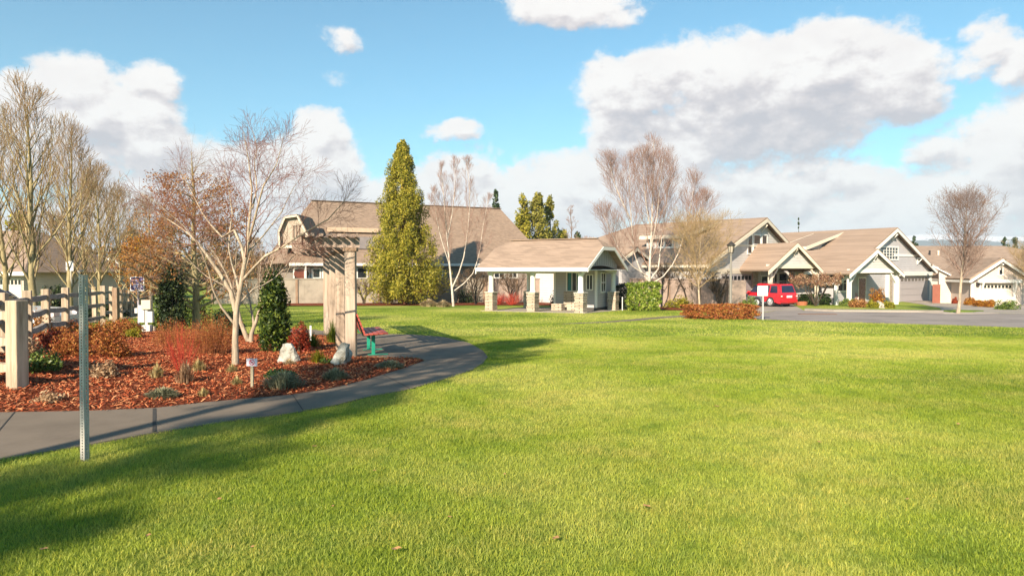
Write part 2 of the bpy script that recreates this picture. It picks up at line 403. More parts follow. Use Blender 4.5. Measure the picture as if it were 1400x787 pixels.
def ground():
    xs = [-6500, -800, -100, -40, -20, 0, 20, 40, 100, 800, 6500]; vs = [(x, y, z) for y, z in zip(YC, ZC) for x in xs]; n = len(xs)
    fs = [(j*n+i, j*n+i+1, (j+1)*n+i+1, (j+1)*n+i) for j in range(len(YC)-1) for i in range(n-1)]
    me = bpy.data.meshes.new('ground'); me.from_pydata(vs, [], fs); o = link('ground', me, TURF); o['kind'] = 'structure'
ground()
PATH = [(-120,655),(0,630),(111,611),(211,593),(300,579),(400,566),(460,554.5),(503,543.5),(560,533),(587,525),(625,514),(646,506),(660,497),(667,488.5),(660,480),(641,469),(606,461),(562,457.5),(498,456.5),(455,455),
        (430,451),(395,449),(395,455),(430,458),(455,462),(462,475),(470,487),(488,488.8),(530,489.3),(572,490.5),(581,493.4),(547,505),(498,520),(449,532),(400,539.5),(281,550),(211,558),(117,562),(0,564),(-120,567)]
BED = [(-160,568),(-60,566),(0,565),(117,563),(211,559),(281,551),(400,540.5),(449,533),(498,521),(547,506),(579,494.4),(572,491.6),(547,490.5),(488,490),(468,488),(460,476),(453,463.5),(440,459),(400,457),(345,458),(300,456),(255,452),(228,450),(180,448),(130,448),(100,454),(60,464),(30,476),(-30,484),(-160,500)]
W_PATH = gpoly(PATH); W_BED = gpoly(BED)
LOWB = np.array(W_BED)
def mound(x, y):
    # the bed rises a little towards its middle and its left rear
    s = 0
    for cx, cy, r, h in ((-9.2, 12.5, 2.6, .16), (-11.5, 17.5, 3.0, .22), (-6.5, 12.5, 2.2, .06)):
        s += h * math.exp(-((x-cx)**2 + (y-cy)**2) / r**2)
    e = min(1, max(0, (y - np.interp(x, LX, LY)) / 1.2))
    return s * e
lw = [G(*p) for p in BED[:11]]; LX = [p[0] for p in lw]; LY = [p[1] for p in lw]
sheet('garden_bed', W_BED, MULCH, .024, cell=.5, hf=mound, skirt=.05, label='red bark mulch garden bed')
sheet('path', W_PATH, CONC, .018, skirt=.06, label='curving concrete path and bench patio')
W_WALK = gpoly([(1030,431.5),(985,433),(935,433.2),(905,435.2),(880,437.6),(827,441.2),(780,442.6),(760,442.6),(827,439.6),(880,434.9),(905,432.8),(935,431),(985,430.8),(1030,429.5)])
sheet('walkway', W_WALK, CONC, .006, label='narrow walk crossing the lawn')
# far planting strips, slab, street, drives
W_STRIP = gpoly([(375,418.5),(520,418),(610,417.5),(665,417.5),(760,417.5),(790,419),(860,420),(903,424),(935,424.5),(1010,422),(1010,414.5),(860,414.5),(760,413.5),(620,413),(375,413)])
sheet('planting_strip', W_STRIP, MULCH, .03, label='mulched strip along the boundary wall')
W_STREET = gpoly([(1420,449.5),(1400,448),(1300,444.5),(1140,440),(1060,437.5),(1033,436.5),(1030,432.5),(1040,428),(1062,424.8),(1100,424.5),(1140,426),(1290,427.3),(1345,428.2),(1420,429.5),(1600,434),(1600,458)])
sheet('street', W_STREET, ASPH, .008, label='grey street curving past the houses')
W_DRIVE = gpoly([(1036,428),(1062,424.7),(1100,424.7),(1092,420.5),(1088,418.5),(1078,413),(1068,409),(985,409),(985,414),(1015,418),(1028,424)])
sheet('driveway', W_DRIVE, CONC2, .012, label='concrete driveway under the red car')
W_DRIVE2 = gpoly([(1290,427),(1345,428),(1440,429.8),(1440,418),(1330,412.5),(1283,410),(1222,410.5),(1260,416),(1285,421)])
sheet('driveway', W_DRIVE2, CONC2, .012, label='concrete driveway at the right hand garages')
W_PAVE = gpoly([(1100,423.4),(1140,424.6),(1290,426),(1290,427.3),(1140,426),(1100,424.6)])
sheet('kerb', W_PAVE, CONC2, .10, skirt=.12)
W_ISL = gpoly([(1283,425.5),(1310,424.6),(1345,425.6),(1330,427.3),(1300,427.6)])
sheet('tree_lawn', W_ISL, TURF, .06, skirt=.07)
sheet('kerb', gpoly([(1262,427.4),(1283,426.2),(1345,426.3),(1365,428.4),(1330,429),(1290,428.7)]), CONC2, .035, skirt=.04)
# street beyond the fence on the left
W_ROADL = [(-60, 14.5), (-19, 14.5), (-15.6, 17), (-17.2, 23), (-19.5, 30), (-21.5, 44), (-26.5, 44), (-25, 30), (-24, 22), (-60, 22)]
sheet('side_street', W_ROADL, ASPH, .008, label='side street behind the rail fence')
sheet('pavement', [(-14.6, 18), (-15.4, 17.2), (-19.2, 30), (-20.4, 40), (-19.2, 40), (-17.6, 29)], CONC2, .012, label='pavement beyond the rail fence')
sheet('driveway', [(-31, 22.1), (-26.1, 22.1), (-27.5, 33), (-33, 33)], CONC2, .012)
# ------------------------------------------------------------------ grass
rng = np.random.default_rng(7)
def blades(name, n, ymin, ymax, hgt, wid, excl, lab, segs=2, xpoly=None, pw=1.0, half=.86):
    u = rng.random(n*2); y = (ymin**pw + u*(ymax**pw-ymin**pw))**(1/pw)
    x = (rng.random(n*2)*2-1)*(half*y+.5)
    if xpoly is not None:
        xs = [p[0] for p in xpoly]; ys = [p[1] for p in xpoly]
        x = rng.uniform(min(xs), max(xs), n*2); y = rng.uniform(min(ys), max(ys), n*2)
        k = inpoly(x, y, xpoly); x = x[k]; y = y[k]
    keep = np.ones(x.shape, bool)
    for e in excl: keep &= ~inpoly(x+rng.normal(size=x.shape)*.022, y+rng.normal(size=x.shape)*.022, e)
    x = x[keep][:n]; y = y[keep][:n]; k = len(x)
    z = np.interp(y, YC, ZC)
    # soft clumps: height and lean follow slow waves
    cl = .5+.5*np.sin(x*3.1+np.sin(y*2.3)*1.7)*np.sin(y*2.7+np.sin(x*1.9)*1.3); cl = cl + 1.3*np.clip(np.sin(x*1.3+np.sin(y*.9)*2.1)*np.sin(y*1.7+np.sin(x*.8)*1.9)-.72, 0, 1)*3
    h = hgt*(.55+.45*rng.random(k)+.45*cl); a = rng.random(k)*2*np.pi; ln = .25+.65*rng.random(k)
    la = rng.random(k)*2*np.pi
    sx = np.cos(a)*wid*(.7+.6*rng.random(k))/2; sy = np.sin(a)*wid/2
    lx = np.cos(la)*ln*h; ly = np.sin(la)*ln*h
    b1 = np.stack([x-sx, y-sy, z], 1); b2 = np.stack([x+sx, y+sy, z], 1)
    if segs == 2:
        m1 = np.stack([x-sx*.8+lx*.3, y-sy*.8+ly*.3, z+h*.55], 1); m2 = np.stack([x+sx*.8+lx*.3, y+sy*.8+ly*.3, z+h*.55], 1)
        tp = np.stack([x+lx, y+ly, z+h*.95], 1)
        v = np.stack([b1, b2, m2, m1, tp], 1).reshape(-1, 3); i = np.arange(k)*5
        fs = [np.stack([i, i+1, i+2, i+3], 1), np.stack([i+3, i+2, i+4], 1)]
    else:
        tp = np.stack([x+lx*.8, y+ly*.8, z+h], 1)
        v = np.stack([b1, b2, tp], 1).reshape(-1, 3); i = np.arange(k)*3; fs = [np.stack([i, i+1, i+2], 1)]
    o = link(name, npmesh(name, v, fs), BLADE); return tag(o, lab, 'grass', kind='stuff')
EXC = [W_PATH, W_BED, W_STREET, W_STRIP, W_DRIVE, W_DRIVE2]
GN = globals().get('GRASS', 1.0)
blades('grass', int(400000*GN), 3.2, 9.5, .031, .0040, EXC, 'dense mown lawn grass nearest the camera', 2, pw=1.6)
blades('grass', int(400000*GN), 9.5, 20, .030, .0068, EXC, 'mown lawn grass across the middle of the park', 1, pw=1.3)
blades('grass', int(170000*GN), 20, 44, .034, .018, EXC + [W_WALK], 'mown lawn grass reaching the pavilion and far wall', 1, pw=1.2)
# ------------------------------------------------------------------ bark chips
def chips():
    n = 75000; xs = [p[0] for p in W_BED]; ys = [p[1] for p in W_BED]
    x = rng.uniform(max(min(xs), -13), max(xs), n*3); y = rng.uniform(min(ys), min(20, max(ys)), n*3)
    k = inpoly(x, y, W_BED); x = x[k][:n]+rng.normal(size=min(n, k.sum()))*.05; y = y[k][:n]+rng.normal(size=min(n, k.sum()))*.05; n = len(x)
    z = np.array([tz(b) + .03 + mound(a, b) for a, b in zip(x, y)]) + rng.random(n)*.022
    a = rng.random(n)*np.pi; L = rng.uniform(.012, .036, n); Wd = rng.uniform(.004, .011, n); t = rng.uniform(-.6, .6, n); r = rng.uniform(-.7, .7, n)
    dx = np.stack([np.cos(a)*np.cos(t), np.sin(a)*np.cos(t), np.sin(t)], 1)*L[:, None]
    dy = np.stack([-np.sin(a)*np.cos(r), np.cos(a)*np.cos(r), np.sin(r)], 1)*Wd[:, None]
    c = np.stack([x, y, z], 1); v = np.stack([c-dx-dy, c+dx-dy*.5, c+dx+dy, c-dx+dy*.7], 1).reshape(-1, 3)
    i = np.arange(n)*4
    m = foliage('bark_chip', (.11, .022, .008), (.48, .10, .032), (.72, .33, .15), 0, .8)
    o = link('bark_mulch', npmesh('bark_mulch', v, [np.stack([i, i+1, i+2, i+3], 1)]), m); tag(o, 'loose red bark chips covering the garden bed', 'mulch', kind='stuff')
chips()
# path joints
jm = paint('joint_dark', (.05, .045, .04), .9)
for i, (p, q, wd, lab) in enumerate((((211,560),(211,592.5),.035,'dark expansion joint across the path beside the metal post'), ((400,541),(415,564),.012,None), ((522,512.5),(560,532.5),.012,None), ((20,565),(-40,636),.012,None), ((581,494),(655,484),.012,None))):
    a = G(*p); b = G(*q); d = Vector((b[0]-a[0], b[1]-a[1])).normalized(); s = Vector((-d.y, d.x))*wd/2; n_ = 8; mb = MB()
    for k in range(n_):
        def pt(t, sg): x = a[0]+(b[0]-a[0])*t; y = a[1]+(b[1]-a[1])*t; return (x+s.x*sg, y+s.y*sg, tz(y)+.0225)
        mb.add([pt(k/n_, -1), pt((k+1)/n_, -1), pt((k+1)/n_, 1), pt(k/n_, 1)], [(0, 1, 2, 3)])
    o = mb.build('path_joint', jm); o['kind'] = 'structure'
# far hills and the air
def hills(name, prof, Y, base, col, lab, amp):
    xs = np.linspace(-1, 1, 260); vs = []; fs = []; px0, px1 = prof[0][0], prof[-1][0]; rr = 14
    for j in range(rr):
        t = j/(rr-1)
        for s in xs:
            px = (px0+px1)/2 + s*(px1-px0)/2; py = np.interp(px, [p[0] for p in prof], [p[1] for p in prof])
            x, y, z = P(px, py, Y); f = math.sin(t*math.pi/2)
            nv = Vector((s*9, t*3, 3)); h = (z-base)*f*(1 + amp*(t < .99)*(.5*math.sin(s*60+t*9)+.5*math.sin(s*23-t*5))*(1-t))
            vs.append((x, y - (1-t)*Y*.22, base + h + amp*12*math.sin(s*171)*f*.4))
    n = len(xs)
    # back slope
    for s in range(n): vs.append((vs[(rr-1)*n+s][0], Y*1.15, base))
    fs = [(j*n+i, j*n+i+1, (j+1)*n+i+1, (j+1)*n+i) for j in range(rr) for i in range(n-1)]
    me = bpy.data.meshes.new(name); me.from_pydata(vs, [], fs); o = link(name, me, col, smooth=True); tag(o, lab, None, None, 'structure')
def hillmat():
    m, nt, out = newmat('mountain_forest'); v = coords(nt); sp = nt.nodes.new('ShaderNodeSeparateXYZ'); nt.links.new(v, sp.inputs[0])
    f = noise(nt, v, .012, 6, .7); h = mth(nt, 'ADD', mth(nt, 'MULTIPLY', sp.outputs[2], 1/190), mth(nt, 'MULTIPLY', f, .5))
    c = ramp(nt, h, [(.0, (.05, .075, .06)), (.98, (.055, .08, .075)), (1.0, (.6, .62, .66))])
    princ(nt, out, c, .95, .05); return m
hm = hillmat()
hills('mountain', [(1080,356),(1150,345),(1190,332),(1225,324),(1250,320.5),(1275,320),(1300,322),(1330,322.5),(1360,323.5),(1385,328),(1420,333),(1500,338),(1700,345)], 3600, -4, hm, 'long blue mountain ridge beyond the right hand houses', .08)
hills('hills', [(700,356),(760,340),(800,332),(830,325.5),(850,322.5),(868,323),(890,329),(930,340),(1000,352),(1060,358)], 3300, -4, hm, 'low blue hill beyond the pavilion roof', .08)
if not globals().get('NOHAZE'):
    hz = MB().box(-6900, 6900, -6900, 6900, -2.9, 330).build('haze', [newmat('haze_air')[0]])
    hn = hz.data.materials[0].node_tree; pv = hn.nodes.new('ShaderNodeVolumePrincipled')
    pv.inputs['Color'].default_value = (.78, .88, 1, 1); pv.inputs['Density'].default_value = .00022; pv.inputs['Anisotropy'].default_value = 0
    hn.links.new(pv.outputs[0], [n for n in hn.nodes if n.type == 'OUTPUT_MATERIAL'][0].inputs['Volume']); tag(hz, 'thin pale blue air over the whole place', None, None, 'stuff')
# ------------------------------------------------------------------ vegetation
def tubes(polys, ns):
    """list of (pts[K], radii[K]) with equal K -> verts, quad faces"""
    Pn = np.array([p for p, r in polys], float); Rn = np.array([r for p, r in polys], float); n, K, _ = Pn.shape
    T = np.gradient(Pn, axis=1); T /= np.linalg.norm(T, axis=2, keepdims=True) + 1e-9
    ref = np.tile(np.array([.37, .21, .05]), (n, K, 1)); ref[np.abs(T[:, :, 0]) > .8] = (0, .9, .3)
    U = np.cross(T, ref); U /= np.linalg.norm(U, axis=2, keepdims=True) + 1e-9; V = np.cross(T, U)
    an = np.arange(ns)*2*np.pi/ns
    ring = Pn[:, :, None, :] + Rn[:, :, None, None]*(U[:, :, None, :]*np.cos(an)[None, None, :, None] + V[:, :, None, :]*np.sin(an)[None, None, :, None])
    v = ring.reshape(-1, 3); base = (np.arange(n)*K*ns)[:, None, None] + (np.arange(K-1)*ns)[None, :, None]
    a = np.arange(ns)[None, None, :]; b = (np.arange(ns)+1) % ns; b = b[None, None, :]
    f = np.stack([base+a, base+b, base+ns+b, base+ns+a], 3).reshape(-1, 4)
    return v, f
def tubemesh(name, groups):
    vs, fs, o = [], [], 0
    for polys, ns in groups:
        if not polys: continue
        byK = {}
        for p in polys: byK.setdefault(len(p[0]), []).append(p)
        for ps in byK.values():
            v, f = tubes(ps, ns); vs.append(v); fs.append(f+o); o += len(v)
    return npmesh(name, np.concatenate(vs), fs)
def lerp_poly(pts, rad, t):
    k = len(pts)-1; s = min(k-1e-6, max(0, t*k)); i = int(s); f = s-i
    p = Vector(pts[i]).lerp(Vector(pts[i+1]), f); d = (Vector(pts[i+1])-Vector(pts[i])).normalized()
    return p, d, rad[i]*(1-f)+rad[i+1]*f
def sub(rg, parent, n, t0, t1, ang, L, lfun, K, up, wig, rr, tip=.25, flat=0):
    out = []; pts, rad = parent; ph = rg.random()*6.28
    for i in range(n):
        t = t0+(t1-t0)*(i+rg.random()*.9)/n; p, d, r = lerp_poly(pts, rad, t); ph += 2.4+rg.uniform(-.5, .5)
        a = Vector((1, 0, 0)) if abs(d.x) < .8 else Vector((0, 1, 0)); u = d.cross(a).normalized(); v = d.cross(u)
        an = R(ang)*rg.uniform(.75, 1.25); dr = d*math.cos(an)+(u*math.cos(ph)+v*math.sin(ph))*math.sin(an)
        l = L*lfun((t-t0)/max(1e-6, t1-t0))*rg.uniform(.7, 1.2); q = Vector(p); pl = [tuple(q)]
        for k in range(K-1):
            dr = (dr+Vector((rg.uniform(-1, 1), rg.uniform(-1, 1), rg.uniform(-1, 1)))*wig+Vector((0, 0, up))*(1/(K-1))).normalized(); q = q+dr*l/(K-1); pl.append(tuple(q))
        r0 = max(.0012, r*rr); out.append((pl, [r0*(1-(1-tip)*k/(K-1)) for k in range(K)]))
    return out
def bare(name, label, loc, h, crown, tr, mats, seed, group=None, stems=None, n=(22, 8, 6, 3), first=.22, ang=(42, 38, 38, 35), up=(.55, .35, .25, .2), prof=None, ratio=(.42, .42, .5), kids=None, tmin=None, wig=.12, l1c=False):
    rg = random.Random(seed); x, y, z = loc
    root = thing(name, label, 'tree', (x, y, z), group)
    if stems is None:
        K = 9; pl = []; qx, qy = x, y
        for k in range(K):
            t = k/(K-1); pl.append((qx, qy, z-.05+h*t)); qx += rg.uniform(-1, 1)*h*.010; qy += rg.uniform(-1, 1)*h*.010
        stems = [(pl, [tr*(1.25 if k == 0 else 1)*(1-k/(K-1))**.8+.006 for k in range(K)])]
    prof = prof or (lambda s: (1-s)**.65*.9+.12)
    lv1 = []; 
    for s in stems:
        w_ = s[2] if len(s) > 2 else 1.0
        lv1 += sub(rg, s[:2], max(3, int(n[0]*w_)), s[3] if len(s) > 3 else first, .97, ang[0], crown*.5/math.sin(R(ang[0]))*w_**.5, prof, 6, up[0], wig, .42)
    lens = lambda s: 1.05-.65*s
    lv2 = [b for a in lv1 for b in sub(rg, a, n[1], .18, .98, ang[1], crown*.5*ratio[0]*(.4+.6*len(lv1)/max(1, len(lv1))), lens, 5, up[1], wig, .55)]
    lv3 = [b for a in lv2 for b in sub(rg, a, n[2], .15, .98, ang[2], crown*.5*ratio[0]*ratio[1], lens, 4, up[2], wig*1.2, .6)]
    lv4 = [b for a in lv3 for b in sub(rg, a, n[3], .2, .95, ang[3], crown*.5*ratio[0]*ratio[1]*ratio[2], lens, 3, up[3], wig*1.3, .75)] if n[3] else []
    if tmin:
        for L_ in (lv2, lv3, lv4):
            for i, (p, r) in enumerate(L_): L_[i] = (p, [max(tmin, q) for q in r])
    link('trunk', tubemesh('trunk', [([s[:2] for s in stems], 10)] + ([] if l1c else [(lv1, 6)])), mats[0], root, True)
    cr = link('crown', tubemesh('crown', ([(lv1, 5)] if l1c else []) + [(lv2, 4), (lv3, 3), (lv4, 3)]), mats[1], root)
    return root, lv3, lv4
def cards(c, size, aspect=.5, nrm=None, bias=0.0, r=None, fold=.0):
    """leaf shaped cards (two triangles folded on the midrib) at centres c"""
    r = r or rng; n = len(c); a = r.normal(size=(n, 3))
    if nrm is not None: a = a*(1-bias)+nrm*bias*1.6
    a /= np.linalg.norm(a, axis=1, keepdims=True)+1e-9
    b = np.cross(a, r.normal(size=(n, 3))); b /= np.linalg.norm(b, axis=1, keepdims=True)+1e-9
    s = (size*(.6+.8*r.random(n)))[:, None]; t = np.cross(a, b)
    v = np.stack([c-b*s, c+t*s*aspect, c+b*s, c-t*s*aspect], 1).reshape(-1, 3); i = np.arange(n)*4
    return v, np.stack([i, i+1, i+2, i+3], 1)
def ball(n, r=None, pw=.45):
    r = r or rng; d = r.normal(size=(n, 3)); d /= np.linalg.norm(d, axis=1, keepdims=True); return d*(r.random(n)**pw)[:, None], d
def shrub(name, label, loc, w, h, mat, leaf, n, seed, group=None, cat='shrub', dp=None, shape='mound', stem=None, clumps=22, aspect=.5, cone=0, tilt=0, nstem=7, solo=False):
    r = np.random.default_rng(seed); rg = random.Random(seed); x, y, z = loc; dp = dp or w
    root = thing(name, label, cat, (x, y, z), group)
    if shape == 'box':
        c = r.uniform(-1, 1, (n, 3)); ax = r.integers(0, 3, n); sg = np.sign(c[np.arange(n), ax]); k = r.random(n) < .8
        c[np.arange(n)[k], ax[k]] = (sg*(.9+.12*r.random(n)))[k]; nn = np.zeros((n, 3)); nn[np.arange(n), ax] = sg
        lump = .07*np.sin(c[:, :1]*5+c[:, 1:2]*4+seed)+.06*np.sin(c[:, 2:]*6+c[:, :1]*3)+.05*np.sin(c[:, :1]*13+c[:, 2:]*11)-.09*np.clip(np.abs(c).prod(1, keepdims=True)*2, 0, 1)
        c = c*(1+lump); c = c*np.array([w/2, dp/2, h/2])+np.array([x, y, z+h/2])
    else:
        cc, _ = ball(clumps, r, .33); cc[:, 2] = np.abs(cc[:, 2]) if shape == 'mound' else cc[:, 2]
        if shape == 'column':
            cc = r.uniform(-1, 1, (clumps, 3)); t = (cc[:, 2]+1)/2; rad = np.minimum(1, 1.5*(1-t)**.6+.12); an = r.random(clumps)*6.283
            rr_ = rad*(.45+.35*r.random(clumps)); cc[:, 0] = np.cos(an)*rr_; cc[:, 1] = np.sin(an)*rr_
        cr = (.30 if shape != 'column' else .36)+.12*r.random(clumps); idx = r.integers(0, clumps, n); o, nn = ball(n, r, .25)
        c = cc[idx]*.78+o*cr[idx][:, None]
        if shape == 'mound': c[:, 2] = np.abs(c[:, 2]); sc3 = np.array([w/2, dp/2, h*.95])
        else: sc3 = np.array([w/2, dp/2, h/2*.98]); c[:, 2] = np.clip(c[:, 2]+1, 0.0, None) if True else c[:, 2]
        c = c*sc3+np.array([x, y, z])
    v, f = cards(c, leaf, aspect, nn, .45, r)
    nm = 'foliage'
    link(nm, npmesh(nm, v, [f]), mat, root)
    if not solo:
        st = []
        for i in range(nstem):
            a = rg.random()*6.28; q = rg.uniform(.15, .6); e = (x+math.cos(a)*w/2*q, y+math.sin(a)*dp/2*q, z+h*rg.uniform(.55, .85))
            b = (x+math.cos(a)*w*.04, y+math.sin(a)*w*.04, z-.03); m_ = tuple((b[j]+e[j])/2+(rg.uniform(-.05, .05)*w if j < 2 else 0) for j in range(3))
            st.append(([b, m_, e], [max(.006, w*.018), max(.004, w*.012), max(.002, w*.005)]))
        link('stem', tubemesh('stem', [(st, 5)]), stem or TWIG, root)
    return root
def twiggy(name, label, loc, w, h, mat, n, seed, group=None, cat='shrub', r0=.004, fan=.9, sub_n=3, dp=None, leafm=None, leaf=.02, nl=0, droop=0, base=.12):
    """many thin upright canes leaving the ground"""
    rg = random.Random(seed); x, y, z = loc; dp = dp or w; root = thing(name, label, cat, (x, y, z), group); cs = []
    for i in range(n):
        a = rg.random()*6.28; q = rg.random()**.6; L = h*rg.uniform(.4, 1.1)*(1-.35*q); bx = x+math.cos(a)*w*base*q; by = y+math.sin(a)*dp*base*q
        ex = x+math.cos(a)*w/2*q*fan; ey = y+math.sin(a)*dp/2*q*fan; ez = z+L; pl = []
        for k in range(5):
            t = k/4; pl.append((bx+(ex-bx)*t**1.1+rg.uniform(-1, 1)*.02*w*t, by+(ey-by)*t**1.1+rg.uniform(-1, 1)*.02*w*t, z-.02+(ez-z)*(t-droop*t*t)))
        cs.append((pl, [r0, r0*.85, r0*.7, r0*.5, r0*.3]))
    fine = [b for c_ in cs for b in sub(rg, c_, sub_n, .35, .97, 26, h*.28, lambda s: 1-.5*s, 3, .3, .1, .6)] if sub_n else []
    link('stem', tubemesh('stem', [(cs, 4), (fine, 3)]), mat, root)
    if nl:
        r = np.random.default_rng(seed); src = fine or cs; pts = np.array([p for s in src for p in s[0]]); c = pts[r.integers(0, len(pts), nl)]+r.normal(size=(nl, 3))*.02*max(w, .3)
        v, f = cards(c, leaf, .5, None, 0, r); link('foliage', npmesh('foliage', v, [f]), leafm, root)
    return root
def tuft(name, label, loc, w, h, mat, n, seed, group=None, cat='plant', wd=.006, arch=.5, dp=None):
    """clump of thin arching blades, one mesh"""
    r = np.random.default_rng(seed); x, y, z = loc; dp = dp or w
    a = r.random(n)*6.283; q = r.random(n)**.5; L = h*(.45+.6*r.random(n))*(1-.5*q*q)
    bx = x+np.cos(a)*w*.42*q*r.random(n); by = y+np.sin(a)*dp*.42*q*r.random(n); ex = x+np.cos(a)*w/2*q; ey = y+np.sin(a)*dp/2*q
    b = np.stack([bx, by, np.full(n, z-.01)], 1); m = np.stack([bx+(ex-bx)*.45, by+(ey-by)*.45, z+L*.75], 1); e = np.stack([ex, ey, z+L*(1-arch*q*.5)], 1)
    s = np.stack([-np.sin(a), np.cos(a), r.uniform(-.3, .3, n)], 1)*wd/2; tw = r.random(n)*6.28; s[:, 0] += np.cos(tw)*wd*.3
    v = np.stack([b-s, b+s, m+s*.9, m-s*.9, e], 1).reshape(-1, 3); i = np.arange(n)*5
    o = link(name, npmesh(name, v, [np.stack([i, i+1, i+2, i+3], 1), np.stack([i+3, i+2, i+4], 1)]), mat); o.location = (0, 0, 0)
    return tag(o, label, cat, group)
def conifer(name, label, loc, h, w, mats, seed, n=26000, card=.09, group=None, dense=.8, gap=0, clumps=420, top=.02, pw=.75, aspect=.45, start=.05, crf=.10, var=.25):
    r = np.random.default_rng(seed); x, y, z = loc; root = thing(name, label, 'tree', (x, y, z), group)
    t = r.random(clumps)**1.25; t = start+(1-start)*t; rad = w/2*((1-t)**pw+top)*(1.05-var+var*1.2*r.random(clumps)); rad *= np.clip((t-start)*9+.62, 0, 1)
    a = r.random(clumps)*6.283; q = dense+(1-dense)*r.random(clumps)
    cc = np.stack([x+np.cos(a)*rad*q, y+np.sin(a)*rad*q, z+h*t-rad*.12], 1); cr = (crf*w*(1-t*.6)*(.7+.6*r.random(clumps)))
    idx = r.integers(0, clumps, n); o, nn = ball(n, r, .3); o = o*np.array([.85, .85, 1.6]); c = cc[idx]+o*cr[idx][:, None]
    # drooping boughs point outward and down
    outw = np.stack([np.cos(a)[idx], np.sin(a)[idx], np.full(n, .5)], 1)
    v, f = cards(c, card, aspect, outw, .35, r); link('crown', npmesh('crown', v, [f]), mats[1], root)
    limbs = [([(x, y, z+h*tt-.1), tuple((cc[i]+np.array([x, y, z+h*tt-.1]))/2), tuple(cc[i])], [.035*w/3*(1-tt)+.01, .02, .008]) for i, tt in enumerate(t[:90])]
    tk = [(x, y, z-.05+h*.97*k/5) for k in range(6)]
    link('trunk', tubemesh('trunk', [([(tk, [w*.055*(1-k/5)**.8+.02 for k in range(6)])], 10), (limbs, 4)]), mats[0], root, True)
    return root
TWIG = bark('brown_twig', (.10, .06, .035), (.22, .15, .09))
PALE = bark('pale_bark', (.24, .185, .13), (.50, .40, .29), 14)
PALE2 = bark('white_birch_bark', (.33, .27, .22), (.66, .58, .50), 6, .8)
RTW = bark('reddish_twig', (.15, .06, .045), (.28, .13, .09))
PTW = bark('pinkish_twig', (.22, .125, .10), (.40, .26, .20))
MOSS = bark('mossy_bark', (.17, .14, .07), (.42, .34, .18), 7)
BRT = bark('soft_brown_twig', (.17, .105, .08), (.31, .21, .16))
MTW = bark('mossy_twig', (.17, .11, .055), (.34, .23, .12))
TAN = bark('tan_twig', (.27, .18, .09), (.50, .36, .19))
DARK = bark('dark_bark', (.035, .028, .022), (.09, .065, .045))
REDB = bark('red_cedar_bark', (.14, .05, .025), (.32, .13, .06))
THUJA = foliage('thuja_leaves', (.12, .13, .015), (.36, .32, .03), (.62, .48, .07), .3)
FIR = foliage('fir_needles', (.018, .035, .016), (.05, .085, .03), (.10, .14, .04), .2)
GOLDC = foliage('gold_conifer_leaves', (.14, .14, .02), (.32, .28, .04), (.45, .38, .08), .3)
LAUREL = foliage('laurel_leaves', (.07, .13, .012), (.22, .30, .03), (.50, .52, .12), .3, .35)
BOXW = foliage('boxwood_leaves', (.025, .055, .014), (.07, .13, .025), (.16, .22, .04), .2)
RHODO = foliage('rhododendron_leaves', (.05, .09, .02), (.14, .20, .035), (.30, .34, .08), .25, .4)
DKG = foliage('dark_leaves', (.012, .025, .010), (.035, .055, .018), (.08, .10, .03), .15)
HINOKI = foliage('hinoki_leaves', (.015, .035, .008), (.06, .10, .016), (.22, .26, .035), .25)
YELG = foliage('yellow_green_leaves', (.13, .14, .012), (.30, .27, .02), (.50, .40, .04), .3)
ORNG = foliage('orange_leaves', (.24, .07, .012), (.46, .17, .02), (.60, .34, .04), .35)
RUST = foliage('rust_leaves', (.24, .095, .03), (.44, .19, .06), (.56, .31, .11), .35)
HEATH = foliage('rust_orange_heather', (.22, .055, .018), (.42, .13, .035), (.50, .26, .06), .25, .7)
REDL = foliage('red_leaves', (.20, .025, .014), (.40, .06, .03), (.55, .14, .06), .3)
LAV = foliage('grey_green_leaves', (.17, .16, .09), (.34, .32, .20), (.50, .47, .30), .2, .7)
DRY = foliage('dried_leaves', (.30, .16, .09), (.52, .33, .19), (.68, .48, .30), .3, .7)
STRAW = foliage('straw_blades', (.36, .27, .11), (.60, .46, .20), (.75, .62, .34), .35, .7)
BUFF = foliage('buff_grass', (.42, .30, .16), (.62, .47, .28), (.72, .58, .38), .35, .8)
FERN = foliage('fern_green', (.05, .09, .01), (.13, .18, .02), (.25, .28, .03), .3)
REDSTEM = bark('red_dogwood_stem', (.36, .035, .022), (.50, .08, .045))
ORSTEM = bark('orange_twig', (.26, .085, .035), (.44, .17, .07))
def px_scale(Y): return F/Y
